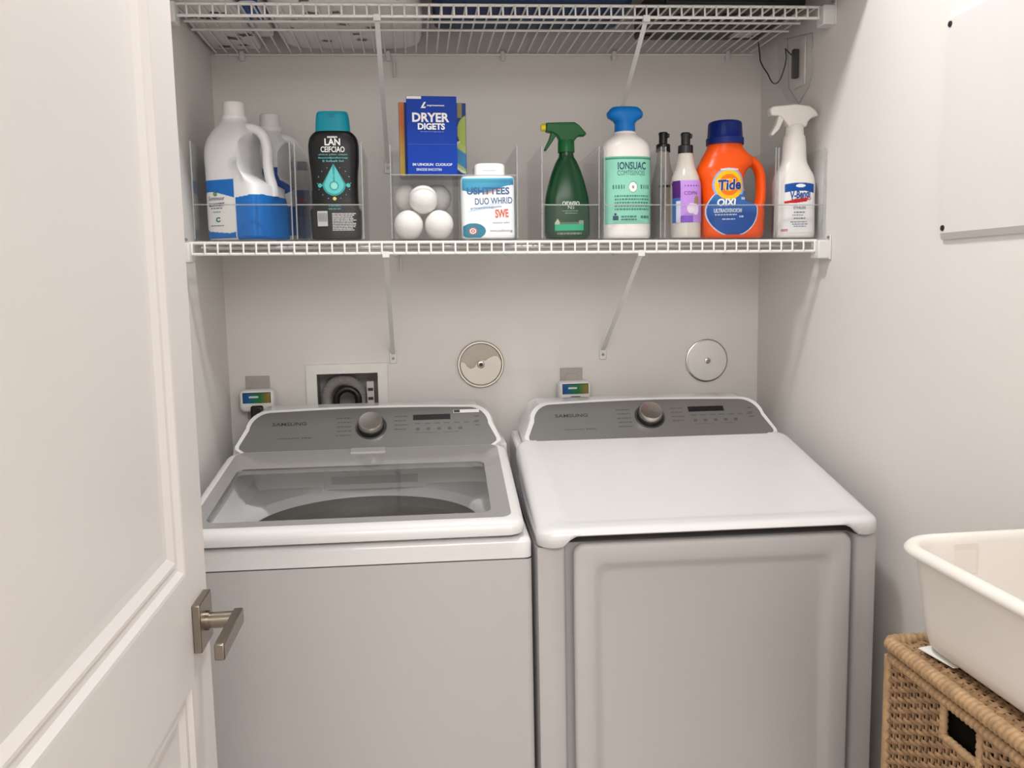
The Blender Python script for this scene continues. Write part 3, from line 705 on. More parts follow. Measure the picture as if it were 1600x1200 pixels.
sprayer(t, M_green, 1, .000, 0, [(X(a), Z(b)) for a, b in hd], [(X(a), Z(b)) for a, b in ((857, 205), (867, 208), (858, 222), (848, 236), (845, 234), (853, 218))],
        [(.198, .0195), (.222, .0190), (.226, .0175)], .024, (mat('yellow_nozzle', c(228, 205, 30), .4), [(0, .0085), (.008, .0085), (.010, .007)], (X(848), 0, Z(199.5))))
text_on(bv, 'OIDNSIO', .004, .080, .040, .009, mat('pale_grey_ink', c(190, 205, 195), .5), t, .03); text_on(bv, 'N:i', .004, .071, .014, .008, mat('pale_grey_ink', c(190, 205, 195), .5), t, 0)
bars_on(bv, dashes(-.016, .020, .062, .0018, rnd)+dashes(-.010, .018, .057, .0018, rnd), mat('sage_ink', c(110, 145, 120), .5), t)
def grn(x, z):
    if .018 < z < .033 and abs(x) < .034: return c(40, 165, 125)
    if .030 < z < .047 and abs(x) < .034:
        if x < -.022 and z < .047-abs(x+.027)*1.6: return c(190, 190, 165)
        if x > .022 and z < .042: return c(130, 150, 130)
        if z < .038: return c(80, 110, 90)
    return None
decal(bv, 'label', t, -.036, .036, .014, .049, grn, .0009)
bars_on(bv, dashes(-.028, .028, .010, .004, rnd), mat('sage_ink', c(110, 145, 120), .5), t)

# ---- mint bottle
t = thing('multi_surface_bottle', 'white bottle with mint label and bright blue top', 'bottle', (.998, -.335, on(.998)))
mb = bottle([(0, .054, .040, 2.6), (.004, .0565, .043, 2.6), (.012, .058, .044, 2.6), (.19, .058, .044, 2.6), (.208, .0565, .043, 2.5), (.224, .049, .038, 2.3), (.236, .034, .030, 2), (.241, .026, .026, 2), (.246, .025, .025, 2)], 56)
mb.build('bottle_body', mat('cream_plastic', c(236, 231, 226), .35), t, angle=60); bv = bvh_of(mb)
M_bcap = mat('bright_blue_plastic', c(6, 116, 200), .36, spec=.25)
MB().lathe([(.243, .0245), (.262, .0238), (.268, .0238)], n=40).build('collar', M_bcap, t)
MB().loft([sup(rx, ry, e, 40, 0, 0, z) for z, rx, ry, e in ((.266, .0238, .0238, 2), (.272, .028, .024, 2), (.279, .040, .024, 2.3), (.284, .0425, .024, 2.5), (.290, .0425, .024, 2.5), (.298, .036, .022, 2.6), (.302, .031, .019, 2.6))]).build('spray_head', M_bcap, t, angle=60)
def mint(x, z):
    if z > .180: return c(70, 140, 115) if z < .1835 else c(120, 190, 165)
    if abs(x) > .0535: return c(118, 180, 158)
    if (x-.008)**2+((z-.117)*.85)**2 < .0105**2: return c(235, 238, 230) if (x-.008)**2+((z-.117)*.85)**2 < .0095**2 else c(70, 95, 85)
    return c(140, 205, 182)
decal(bv, 'label', t, -.0565, .0565, .034, .1865, mint, .0012)
nav = mat('navy_print', c(32, 62, 92), .5); dg = mat('mint_ink', c(62, 120, 104), .5)
text_on(bv, 'IONSUAC', .006, .165, .066, .017, nav, t, .02); text_on(bv, 'COMTISIINOIS', .004, .149, .064, .011, dg, t, 0)
text_on(bv, 'o', .008, .117, .005, .006, nav, t, .02, name='bird_mark')
r_ = []
for k in range(5): r_ += dashes(-.034, .046, .095-.0075*k, .0036, rnd, .002, .006, .0018)
r_ += dashes(-.038, -.012, .113, .009, rnd, .002, .004, .003)+dashes(.026, .046, .113, .009, rnd, .002, .004, .003)
bars_on(bv, r_, dg, t); bars_on(bv, [(-.038, -.026, .042, .052), (-.035, -.030, .053, .058)], nav, t, name='bottle_icon')
bars_on(bv, dashes(-.020, .016, .048, .004, rnd)+dashes(-.020, .016, .042, .003, rnd)+dashes(.026, .046, .046, .006, rnd), dg, t)

# ---- soap pump bottles
M_soap = mat('clear_soap', c(205, 198, 190), .12, var=.04, coat=.4)
def soap(label, x, y, r, h, lab):
    t = thing('soap_bottle', label, 'soap bottle', (x, y, on(x)), (0, 0, 0), 'soap bottles with black tops')
    mb = bottle([(0, r*.9, r*.9, 2.2), (.004, r, r, 2.2), (h*.55, r, r, 2.2), (h*.68, r*.93, r*.93, 2.1), (h*.82, r*.66, r*.66, 2), (h*.94, r*.52, r*.52, 2), (h, r*.48, r*.48, 2)], 40)
    mb.build('bottle_body', M_soap, t, angle=60); bv = bvh_of(mb)
    MB().lathe([(h-.004, .0178), (h+.014, .0172), (h+.016, .014)], n=32).build('collar', M_black, t)
    MB().lathe([(h+.014, .0105), (h+.034, .0105), (h+.041, .0118), (h+.044, .010)], n=24).build('pump_stem', M_black, t)
    MB().box(.002, .015, -.006, .006, h+.031, h+.041).build('pump_spout', M_black, t, bevel=.002)
    return t, bv, r, h
t, bv, r, h = soap('clear soap bottle standing behind, with the taller black pump top', 1.122, -.225, .029, .222, None)
decal(bv, 'label', t, -.026, .026, .05, .135, lambda x, z: c(200, 190, 180))
bars_on(bv, dashes(-.018, .018, .13, .006, rnd), M_ink, t)
t, bv, r, h = soap('clear soap bottle with lilac label beside the orange jug', 1.1385, -.352, .0355, .200, None)
def lilac(x, z):
    if x < -.021: return c(80, 40, 110) if z > .092 else (c(205, 205, 225) if z < .085 and x > -.029 else c(60, 100, 165))
    q = ((x-.004)/.011)**2+((z-.068)/.012)**2
    if q < 1 or ((x-.014)/.008)**2+((z-.066)/.013)**2 < 1: return c(228, 214, 232)
    if ((x-.016)/.006)**2+((z-.085)/.012)**2 < 1: return c(150, 130, 90)
    if z < .052 and x < .008: return c(130, 85, 190)
    return c(190, 142, 222)
decal(bv, 'label', t, -.0342, .0342, .036, .132, lilac, .001)
pur = mat('purple_ink', c(92, 60, 130), .5)
text_on(bv, 'COPN', .002, .103, .030, .008, pur, t, 0); bars_on(bv, dashes(-.012, .022, .118, .003, rnd, .001, .003, .004), pur, t)

# ---- orange detergent jug
M_or = mat('orange_plastic', c(240, 84, 6), .3, var=.02, spec=.3)
t = thing('detergent_jug', 'orange laundry detergent jug with dark blue cap', 'detergent jug', (1.236, -.345, on(1.236)))
def tr(z, a, b, ry, e): return (z, (b-a)/2, ry, e, (a+b)/2)
mb = bottle([tr(0, -.048, .084, .036, 3), tr(.004, -.053, .089, .040, 3), tr(.014, -.056, .092, .043, 3), tr(.060, -.057, .094, .044, 3), tr(.071, -.057, .091, .044, 3), tr(.079, -.057, .068, .043, 3), tr(.086, -.0575, .049, .043, 3), tr(.12, -.061, .042, .043, 2.8), tr(.145, -.067, .044, .042, 2.6), tr(.160, -.067, .052, .041, 2.5), tr(.170, -.064, .064, .040, 2.4), tr(.186, -.056, .066, .038, 2.3), tr(.200, -.048, .052, .036, 2.2), tr(.212, -.042, .042, .036, 2), tr(.222, -.040, .040, .036, 2)], 56, 4)
mb.build('jug_body', M_or, t, angle=70); bv = bvh_of(mb)
path = [(.052, .187), (.070, .177), (.083, .160), (.0885, .138), (.0895, .112), (.088, .086), (.082, .064)]
pp = smooth_profile([(i, a, b) for i, (a, b) in enumerate(path)], 4)
MB().tube([(a, 0, b) for _, a, b in pp], [(.0115, .0165)]*len(pp), 16).build('handle', M_or, t, angle=70)
M_navy = mat('navy_plastic', c(8, 32, 108), .36, spec=.25)
def ribbed(prof, n=72): return MB().loft([[(r*(1+(.012 if i % 3 == 0 else 0)*(0 < k < len(prof)-1))*math.cos(2*math.pi*i/n), r*(1+(.012 if i % 3 == 0 else 0)*(0 < k < len(prof)-1))*math.sin(2*math.pi*i/n), z) for i in range(n)] for k, (z, r) in enumerate(prof)])
ribbed([(.218, .0435), (.232, .0435), (.2345, .0405), (.265, .0385), (.269, .037), (.271, .033)]).build('cap', M_navy, t, angle=50)
def tide(x, z):
    X_ = (x+.008)/.050; q = math.hypot((x+.004)/.034, (z-.122)/.034)
    if q < 1: return c(250, 190, 40) if (.72 < q or .3 < q < .42) else c(242, 120, 28)
    if q < 1.16 and z > .10: return c(150, 175, 210)
    top = .135-.35*max(0, x+.01)-.12*max(0, -.03-x)*0
    lim = ((x-.006)/.058)**2+((z-.062)/.056)**2
    if lim < 1 and z < top: return mixc(c(22, 74, 150), c(70, 125, 190), max(0, min(1, (z-.05)/.07)))
    if lim < 1.1 and z < top: return c(205, 215, 225)
    return None
decal(bv, 'label', t, -.056, .068, .008, .165, tide, .0009)
navy = mat('navy_ink_dark', c(22, 48, 120), .4)
text_on(bv, 'Tide', -.003, .122, .058, .026, M_white_ink, t, .07, off=.0013, shear=.12, rot=.06, name='lettering_outline'); text_on(bv, 'Tide', -.003, .122, .055, .0245, navy, t, .035, off=.0019, shear=.12, rot=.06)
text_on(bv, 'OIXI', -.010, .082, .044, .017, M_white_ink, t, .04, shear=.1); text_on(bv, 'ULTRAOXINOIOM', -.006, .063, .064, .010, mat('pale_ink2', c(188, 200, 216), .5), t, .05)
text_on(bv, 'uomotionioiom', -.003, .1575, .042, .006, M_white_ink, t, .03)
bars_on(bv, dashes(-.036, .014, .052, .003, rnd)+dashes(-.02, .01, .042, .0025, rnd)+dashes(.02, .03, .047, .004, rnd)+[(.026, .036, .088, .094)], mat('pale_ink2', c(188, 200, 216), .5), t)

# ---- white trigger spray
M_wsp = mat('white_spray_plastic', c(236, 232, 227), .35)
t = thing('spray_bottle', 'white trigger spray bottle with blue and red label by the wall', 'spray bottle', (1.4045, -.350, on(1.4045)))
mb = bottle([(0, .044, .026, 3.2), (.004, .0475, .030, 3.2), (.014, .049, .031, 3.2), (.09, .0485, .031, 3), (.125, .0495, .031, 2.8), (.145, .0465, .030, 2.6), (.165, .036, .027, 2.3), (.182, .0295, .025, 2.1), (.215, .0275, .024, 2), (.232, .026, .023, 2), (.240, .0235, .022, 2)], 48)
mb.build('bottle_body', M_wsp, t, angle=60); bv = bvh_of(mb)
X = lambda px: (px-1252)/640
Z = lambda py: (371-py)/656-.002
hd = [(1210, 173), (1214, 169), (1225, 168), (1250, 165.5), (1272, 168), (1281, 174), (1287, 183), (1276, 186), (1270, 192), (1268, 200), (1240, 200), (1234, 191), (1226, 183), (1212, 183)]
sprayer(t, M_wsp, 1, 0, 0, [(X(a), Z(b)) for a, b in hd], [(X(a), Z(b)) for a, b in ((1225, 182), (1233, 188), (1226, 203), (1216, 213), (1212, 211), (1221, 196))],
        [(.239, .0215), (.262, .0205), (.264, .019)], .026)
def lys(x, z):
    arc = .128-2.6*(x-.004)**2
    if abs(x-.003) < .036 and arc-.019-.1*(x > .02)*(x-.02) < z < arc: return c(235, 240, 245) if ((x-.004)/.012)**2+((z-.121)/.004)**2 < 1 else c(28, 82, 160)
    if -.034 < x < .020 and .082+.12*x+.10*max(0, -x-.01) < z < .0905+.16*x: return c(196, 40, 44)
    if abs(x) < .04 and z < .13: return c(234, 233, 232)
    return None
decal(bv, 'label', t, -.041, .041, .012, .131, lys, .0009)
bl = mat('royal_ink', c(28, 82, 160), .5); sl = mat('slate_print', c(110, 125, 150), .5)
text_on(bv, 'V-Bendl', .004, .101, .050, .018, bl, t, .035, shear=.2, rot=.10); text_on(bv, 'BOND MO', .006, .089, .048, .008, mat('red_ink', c(196, 40, 44), .5), t, .04, rot=.12)
text_on(bv, 'ETHLDE', .002, .070, .030, .0065, sl, t, .02)
bars_on(bv, dashes(-.012, .016, .058, .003, rnd)+dashes(-.016, .010, .052, .002, rnd)+dashes(-.012, .016, .044, .003, rnd)+dashes(-.02, .02, .036, .002, rnd)+dashes(-.016, .022, .031, .002, rnd)+dashes(-.012, .018, .026, .002, rnd), sl, t)
text_on(bv, 'som', -.033, .018, .014, .006, mat('red_ink', c(196, 40, 44), .5), t, .02)

# ------------------------------------------------------------------ things on the upper shelf
M_pack = mat('white_film_pack', c(236, 234, 231), .35, var=.05, nscale=14, bump=.35, bscale=22)
def pillow(name, label, cat, x0, x1, y0, y1, h, m, prints, group=None, e=5):
    xc, yc = (x0+x1)/2, (y0+y1)/2; t = thing(name, label, cat, (xc, yc, zu(xc)+.001), (0, AU, 0), group)
    hx, hy = (x1-x0)/2, (y1-y0)/2; rings = []
    for k in range(13):
        a = -math.pi/2+math.pi*k/12; s = max(.02, abs(math.cos(a)))**(.02 if k < 6 else .14); rings.append([(p[0], p[1], h/2+h/2*math.copysign(abs(math.sin(a))**.8, math.sin(a))) for p in sup(hx*s, hy*s, e, 48)])
    mb = MB().loft(rings); mb.build('wrapper', m, t, angle=70); bv = bvh_of(mb)
    for ax, a0, a1, b0, b1, fn in prints(hx, hy, h): decal(bv, 'printed_motif', t, a0, a1, b0, b1, fn, .002, .0006, ax)
    return t
def turtles(seed, dark):
    def mk(hx, hy, h):
        rr = random.Random(seed); out = []
        for ax, A, B in (('bottom', hx, hy), ('front', hx, h/2)):
            k = 0
            while k < (9 if ax == 'bottom' else 4):
                a = rr.uniform(-A*.8, A*.8); b = rr.uniform(-B*.85, B*.85)+(h/2 if ax == 'front' else 0); k += 1
                L_ = rr.uniform(.016, .025); wd = L_*.5; th = rr.uniform(-.4, .4)
                def fn(x, z, a=a, b=b, L_=L_, wd=wd, th=th):
                    dx, dz = (x-a)*math.cos(th)+(z-b)*math.sin(th), -(x-a)*math.sin(th)+(z-b)*math.cos(th)
                    if (dx/(L_*.62))**2+(dz/wd)**2 < 1: return dark
                    if abs(dx) < L_ and abs(dz) < wd*.22: return dark
                    for s in (-1, 1):
                        if ((dx-s*L_*.5)/(.25*L_))**2+((abs(dz)-wd*.8)/(.35*wd))**2 < 1: return dark
                    return None
                out.append((ax, a-.028, a+.028, b-.028, b+.028, fn))
        return out
    return mk
pillow('paper_pack', 'white wrapped pack with grey turtle prints at the left end of the upper shelf', 'pack', .004, .136, -.395, -.012, .17, M_pack, turtles(5, c(78, 76, 78)), 'white printed packs', 12)
pillow('paper_pack', 'wide white wrapped pack with grey flecks, left of the navy tub', 'pack', .190, .540, -.388, -.014, .17, M_pack, turtles(9, c(112, 106, 100)), 'white printed packs', 5)
def pouchp(hx, hy, h):
    fn = lambda x, z: c(30, 92, 175) if (math.sin(x*90+z*40) > -.2) else (c(25, 55, 110) if math.sin(z*70) > 0 else None)
    return [('front', -hx*.85, hx*.85, .006, h*.9, lambda x, z: fn(x, z)), ('bottom', -hx*.8, hx*.8, -hy*.9, -hy*.1, lambda x, y: c(32, 88, 165) if abs(x) > .004 else c(220, 150, 110) if y > -hy*.3 else c(20, 45, 95))]
pillow('refill_pouch', 'small blue and white pouch between the two white packs', 'pouch', .139, .186, -.392, -.13, .16, M_pack, pouchp, None, 5)
xc = .785; t = thing('storage_tub', 'dark blue plastic tub on the upper shelf', 'tub', (xc, -.295, zu(xc)+.0008), (0, AU, 0))
M_nv = mat('navy_tub_plastic', c(36, 58, 90), .5, spec=.2); q = lambda i, z, r=.03: [(x, y, z) for x, y in rrect(-.222+i, .222-i, -.105+i, .105-i, r, 6)]
MB().loft([q(.012, 0), q(.004, .003), q(.001, .012), q(-.004, .12), q(-.004, .125), q(.0, .125), q(.004, .118), q(.008, .01)], True, True).build('tub_body', M_nv, t, angle=40)
MB().loft([q(-.010, .118), q(-.010, .128), q(-.003, .128), q(-.003, .118)], False, False).build('tub_rim', M_nv, t, angle=40)
xc = 1.225; t = thing('router', 'black electronic box with a white tag at the right end of the upper shelf', 'router', (xc, -.255, zu(xc)+.0008), (0, AU, 0))
MB().box(-.145, .185, -.135, .155, .003, .075).build('case', M_black, t, bevel=.006)
for k in range(4): MB().lathe([(0, .008), (.0035, .008)], -.12+.28*(k % 2), -.11+.22*(k//2), 12).build('rubber_foot', M_black, t)
MB().box(.095, .165, .075, .125, .0020, .0032).build('white_tag', mat('tag_paper', c(214, 210, 205), .6), t, smooth=False)
for k in range(9): MB().box(-.12+.022*k, -.108+.022*k, -.07, .02, .0020, .0032).build('vent_slot', mat('vent_dark', c(8, 8, 8), .7), t, smooth=False)

# cord and outlet on the right wall
cp = [(1.405, -.115, 2.128), (1.425, -.075, 2.118), (1.4395, -.05, 2.090), (1.440, -.064, 2.070), (1.440, -.1034, 2.037), (1.440, -.122, 2.018), (1.440, -.143, 2.005), (1.440, -.162, 2.002), (1.440, -.181, 2.007), (1.440, -.198, 2.021), (1.440, -.216, 2.050), (1.440, -.209, 2.075), (1.443, -.215, 2.068), (1.446, -.235, 2.052)]
pp = smooth_profile([(i,)+p for i, p in enumerate(cp)], 6)
tag(MB().tube([p[1:] for p in pp], .0017, 8).build('power_cord', M_black), 'thin black cord looping below the right end of the upper shelf', 'cord')
t = thing('wall_outlet', 'white outlet plate with a black plug high on the right wall', 'outlet', (W, -.245, 2.03))
MB().box(-.005, -.0004, -.034, .034, -.056, .056).build('face_plate', mat('plate_offwhite', c(232, 227, 222), .45), t, bevel=.002)
MB().box(-.022, -.006, -.008, .006, -.036, .034).build('plug', M_black, t, bevel=.003)
oc = [(-.172, 2.108), (-.312, 2.085), (-.325, 2.0), (-.298, 1.962), (-.245, 1.934), (-.185, 1.985)]
t = thing('outlet_cover', 'clear pointed plastic cover around the outlet on the right wall', 'cover', (W, 0, 0))
rg = lambda x, k: [(x, -.245+(y+.245)*k, 2.03+(z-2.03)*k) for y, z in oc]
MB().loft([rg(-.0004, 1), rg(-.028, .96), rg(-.031, .93)], False, True).build('shell', clear_mat('cover_clear', (.975, .975, .975, 1), .02), t, smooth=False)
MB().tube([(-.0022, y, z) for y, z in oc], .0011, 6, closed=True).build('cover_edge', clear_mat('cover_edge_clear', (.93, .93, .93, 1), .2), t)

# ------------------------------------------------------------------ fittings on the back wall
M_plate = mat('outlet_plate_grey', c(176, 170, 165), .4)
def leak_sensor(x, ztop, label, label2, cord):
    t = thing('wall_outlet', label2, 'outlet', (x, 0, ztop-.0575), (0, 0, 0), 'back wall outlets')
    MB().box(-.031, .031, -.006, -.0004, -.0575, .0575).build('face_plate', M_plate, t, bevel=.002)
    MB().box(-.017, .017, -.008, -.005, .012, .042).build('socket', M_plate, t, bevel=.0015)
    t = thing('surge_plug', label, 'plug', (x+.003, -.008, ztop-.0575), (0, 0, 0), 'white plug units with coloured stickers')
    mb = MB(); mb.loft([[(a, y, b) for a, b in rrect(-.045+i, .045-i, -.034+i, .024-i, .014, 5)] for i, y in ((0, -.0003), (0, -.032), (.003, -.038), (.008, -.040))]); mb.build('plug_body', M_cap_w, t, angle=45); bv = bvh_of(mb)
    decal(bv, 'sticker', t, -.036, .036, -.010, .018, lambda a, b: c(30, 30, 40) if abs(a) > .034 or b > .0165 else (c(220, 225, 225) if .004 < b < .009 and -.02 < a < .004 else mixc(c(34, 84, 160), mixc(c(45, 120, 70), c(160, 130, 60), max(0, min(1, a*40-.4))), max(0, min(1, (a+.03)*35)))), .0012)
    MB().box(-.016, .016, -.052, -.030, -.062, -.016).build('cord_plug', M_black if cord else M_plate, t, bevel=.005)
    MB().tube([(0, -.041, -.055), (0, -.041, -.09), (.004, -.036, -.14), (.012, -.024, -.22), (.012, -.024, -.45)], .006, 10).build('cord', M_black, t)
leak_sensor(.0745, 1.272, 'white plug unit with coloured sticker left of the supply box', 'grey outlet plate behind the left plug unit', True)
leak_sensor(.925, 1.268, 'white plug unit with coloured sticker between the two round covers', 'grey outlet plate behind the right plug unit', True)

t = thing('supply_box', 'white framed recessed laundry supply box behind the washer', 'supply box', (0, 0, 0))
fx0, fx1, fz0, fz1 = .2007, .4195, 1.075, 1.298
MB().loft([[(a, y, b) for a, b in ((x0, z0), (x1, z0), (x1, z1), (x0, z1))] for (x0, x1, z0, z1), y in (((fx0, fx1, fz0, fz1), -.0004), ((fx0+.001, fx1-.001, fz0+.001, fz1-.001), -.007), ((BX0+.003, BX1-.003, BZ0+.003, BZ1-.003), -.007), ((BX0+.003, BX1-.003, BZ0+.003, BZ1-.003), .0))], False, False).build('frame', M_wire, t, smooth=False)
MB().loft([[(a, y, b) for a, b in ((BX0+.001, BZ0+.001), (BX1-.001, BZ0+.001), (BX1-.001, BZ1-.001), (BX0+.001, BZ1-.001))] for y in (-.003, .09)], False, True).build('box_liner', mat('liner_grey', c(178, 175, 172), .5), t, smooth=False)
MB().box(.361, .380, .015, .03, 1.16, 1.246).build('valve_label', mat('valve_label', c(215, 210, 205), .5), t, smooth=False)
for k in range(3): MB().box(.3635, .3775, .0142, .0152, 1.17+.025*k, 1.178+.025*k).build('label_bar', M_ink, t, smooth=False)
def arch(cx, cz, r, y, n=20): return [(cx+r, y, cz-.10)]+[(cx+r*math.cos(math.pi*i/n), y, cz+r*math.sin(math.pi*i/n)) for i in range(n+1)]+[(cx-r, y, cz-.10)]
P_ = arch(.297, 1.204, .046, .03); rr_ = []
pts = smooth_profile([(i,)+p for i, p in enumerate(P_)], 4)
tag(MB().tube([p[1:] for p in pts], [.0145+.0012*(i % 2) for i in range(len(pts))], 14).build('drain_hose', mat('hose_grey', c(150, 146, 142), .5)), 'grey corrugated hose arching inside the supply box', 'hose')
pts = smooth_profile([(i,)+p for i, p in enumerate(arch(.308, 1.198, .030, .008))], 3)
tag(MB().tube([p[1:] for p in pts], .009, 12).build('water_hose', M_black), 'black hose arching inside the grey corrugated hose', 'hose')

def disc_local(x, z): return Matrix.Translation((x, 0, z)) @ Matrix.Rotation(math.radians(90), 4, 'X')
t = thing('vent_cover', 'round steel vent cover with a swirl blade on the back wall', 'vent cover', (0, 0, 0)); K = disc_local(.6732, 1.2857); R0 = .0648
MB().lathe([(.0004, R0), (.006, R0), (.010, R0-.003), (.010, R0-.006), (.007, R0-.008)], n=64, cap1=False).xform(K).build('rim', M_steel, t, angle=50)
MB().lathe([(.0006, R0-.006), (.004, R0-.006)], n=64).xform(K).build('back_disc', mat('vent_shade', c(168, 160, 150), .35, .4), t)
bl_ = []
for i in range(25): a = math.radians(-188+196*i/24); bl_.append((.0565*math.cos(a), .0565*math.sin(a)))
curve = [(.047, .022), (.036, .023), (.024, .018), (.013, .010), (.0, .012), (-.010, .006), (-.018, -.008), (-.028, -.012), (-.038, -.006), (-.046, .006)]
bl_ = bl_ + curve; MB().loft([[(a, b, .0045) for a, b in bl_], [(a, b, .0085) for a, b in bl_], [(a*.97, b*.97, .0095) for a, b in bl_]]).xform(K).build('swirl_blade', mat('blade_white', c(222, 214, 206), .3, .2), t, angle=30)
hb = MB().lathe([(.009, .011), (.014, .010), (.015, .008)], n=24).xform(K).build('hub', M_steel, t)
MB().lathe([(.0148, .0055), (.0165, .005)], n=16).xform(K).build('hub_screw', M_ink, hb)
t = thing('access_cap', 'round white cap with a centre screw on the back wall at right', 'cap', (0, 0, 0)); K = disc_local(1.3135, 1.2776)
MB().lathe([(.0004, .0605), (.005, .0605), (.006, .059)], n=64).xform(K).build('rim', M_steel, t, angle=50)
MB().lathe([(.0058, .0575), (.009, .056), (.0105, .05), (.0112, .0)], n=64, cap1=False).xform(K).build('cap_plate', mat('cap_white', c(236, 233, 231), .25), t, angle=50)
sc_ = MB().lathe([(.0108, .0085), (.0135, .008), (.0145, .006)], n=20).xform(K).build('screw', M_steel, t)
MB().box(-.005, .005, -.0008, .0008, .0143, .0150).xform(K).build('screw_slot', M_ink, sc_, smooth=False)

# ------------------------------------------------------------------ breaker panel cover on the right wall
t = thing('panel_cover', 'white flat cover panel with dark corner screws on the right wall', 'panel', (W, 0, 0))
py0, py1, pz0, pz1 = -1.22, -.858, 1.570, 1.964
fr_ = lambda i, x: [(x, a, b) for a, b in ((py0+i, pz0+i), (py1-i, pz0+i), (py1-i, pz1-i), (py0+i, pz1-i))]
MB().loft([fr_(0, -.0004), fr_(0, -.004), fr_(.011, -.014), fr_(.013, -.014)], False, True).build('cover_plate', mat('panel_white', c(229, 224, 223), .4, var=.01), t, smooth=False)
for a in (py0+.02, py1-.019):
    for b in (pz0+.020, pz1-.020):
        MB().lathe([(0, .0055), (.002, .005), (.0026, .003)], n=16).xform(Matrix.Translation((-.0138, a, b)) @ Matrix.Rotation(math.radians(-90), 4, 'Y')).build('screw', mat('dark_screw', c(60, 58, 56), .4, .7), t)

# ------------------------------------------------------------------ wicker hamper
HX0, HX1, HY0, HY1, HT = 1.166, 1.452, -1.72, -1.216, .985
t = thing('wicker_hamper', 'woven brown wicker hamper with lid at the lower right', 'hamper', (0, 0, 0))
ins = .006; x0, x1, y0, y1 = HX0+ins, HX1-ins, HY0+ins, HY1-ins
HOLE = (-1.428, -1.357, .905, .949)
def strand(mb, A, B, nrm, phase, pitch, r, amp):
    L_ = (B-A).length; n = max(4, int(L_/pitch*2)); pts = []; d_ = (B-A).normalized(); 
    upv = d_.cross(nrm); rings = []
    for i in range(n+1):
        s = i/n; p = A+(B-A)*s+nrm*amp*math.sin(math.pi*(s*L_/pitch)+phase)
        rings.append([p+nrm*r*.7, p+upv*r, p-nrm*r*.7, p-upv*r])
    mb.loft(rings)
side = [(Vector((x0, y0, 0)), Vector((x0, y1, 0)), Vector((-1, 0, 0))), (Vector((x0, y1, 0)), Vector((x1, y1, 0)), Vector((0, 1, 0))),
        (Vector((x1, y0, 0)), Vector((x1, y1, 0)), Vector((1, 0, 0))), (Vector((x0, y0, 0)), Vector((x1, y0, 0)), Vector((0, -1, 0)))]
PIT = .0155
for si, (A, B, nn) in enumerate(side):
    mb = MB(); ms = MB(); z = ZF+.02; row = 0
    while z < .950:
        dz = Vector((0, 0, z)); ph = math.pi*(row % 2)+.25*math.sin(row*1.7)
        if si == 0 and HOLE[2]-.002 < z < HOLE[3]+.002:
            strand(mb, A+dz, Vector((A.x, HOLE[0], z)), nn, ph, PIT, .0032, .0042)
            strand(mb, Vector((A.x, HOLE[1], z)), B+dz, nn, ph+math.pi*((HOLE[1]-A.y)/PIT), PIT, .0032, .0042)
        else: strand(mb, A+dz, B+dz, nn, ph, PIT, .0032, .0042)
        z += .0078; row += 1
    mb.build('woven_strands', M_wicker, t, smooth=True, angle=80)['kind'] = 'stuff'
    n = int((B-A).length/PIT)
    for i in range(n+1):
        p = A+(B-A)*min(1, (i+.5)*PIT/(B-A).length)
        if si == 0 and HOLE[0] < p.y < HOLE[1]:
            ms.tube([(p.x, p.y, ZF), (p.x, p.y, HOLE[2])], .0025, 5)
        else: ms.tube([(p.x, p.y, ZF), (p.x, p.y, .955)], .0025, 5)
    ms.build('stakes', M_wicker, t)['kind'] = 'stuff'
MB().box(x0+.006, x1-.006, y0+.006, y1-.006, ZF, ZF+.01).build('base_board', M_wicker, t, smooth=False)
for cx_ in (x0, x1):
    for cy_ in (y0, y1): MB().tube([(cx_, cy_, ZF), (cx_, cy_, .955)], .0075, 10).build('corner_post', M_wicker_rim, t)
def wrapped(path, r, turns, closed=False, n=10):
    """rim wound with cane: the radius ripples along the run, twisted round it"""
    P = []; path = [Vector(p) for p in path]
    seg = list(zip(path, path[1:]+([path[0]] if closed else []))) if closed else list(zip(path, path[1:]))
    for a, b in seg:
        k = max(2, int((b-a).length/.0023))
        for i in range(k): P.append(a+(b-a)*i/k)
    if not closed: P.append(path[-1])
    mb = MB(); rings = []; m_ = len(P); prev = None; dist = 0
    for i, p in enumerate(P):
        tt = (P[(i+1) % m_]-P[i-1]) if closed else (P[min(i+1, m_-1)]-P[max(0, i-1)]); tt.normalize()
        nn = Vector((0, 0, 1)) if abs(tt.z) < .9 else Vector((1, 0, 0)); nn = (nn-tt*nn.dot(tt)).normalized(); bb = tt.cross(nn)
        if i: dist += (p-P[i-1]).length
        ring = []
        for k in range(n):
            a = 2*math.pi*k/n; rr = r*(1+.24*abs(math.sin(dist*math.pi/.0092+a*.5))-.17); ring.append(p+nn*rr*math.cos(a)+bb*rr*math.sin(a))
        rings.append(ring)
    if closed: rings.append(rings[0])
    mb.loft(rings, not closed, not closed); return mb
def rpath(x0, x1, y0, y1, z, r=.012): return [(a, b, z) for a, b in rrect(x0, x1, y0, y1, r, 3)]
wrapped(rpath(x0, x1, y0, y1, .954), .0082, 1, True).build('body_rim', M_wicker_rim, t, angle=70)
MB().loft([[(a, b, z) for a, b in rrect(x0+.010, x1-.010, y0+.010, y1-.010, .01, 3)] for z in (ZF+.012, .948)], True, False).build('interior_shade_shell', mat('interior_shade_dark', c(14, 10, 8), .95, spec=.1), t, smooth=False)  # near-black shell painted as the unlit interior behind hole and weave gaps
wr = wrapped([(x0, HOLE[0], HOLE[2]-.002), (x0, HOLE[1], HOLE[2]-.002)], .0055, 1).build('handle_edge', M_wicker_rim, t, angle=70)
for yy in (HOLE[0]-.002, HOLE[1]+.002): wrapped([(x0, yy, HOLE[2]-.004), (x0, yy, HOLE[3]+.002)], .0055, 1).build('handle_edge', M_wicker_rim, t, angle=70)
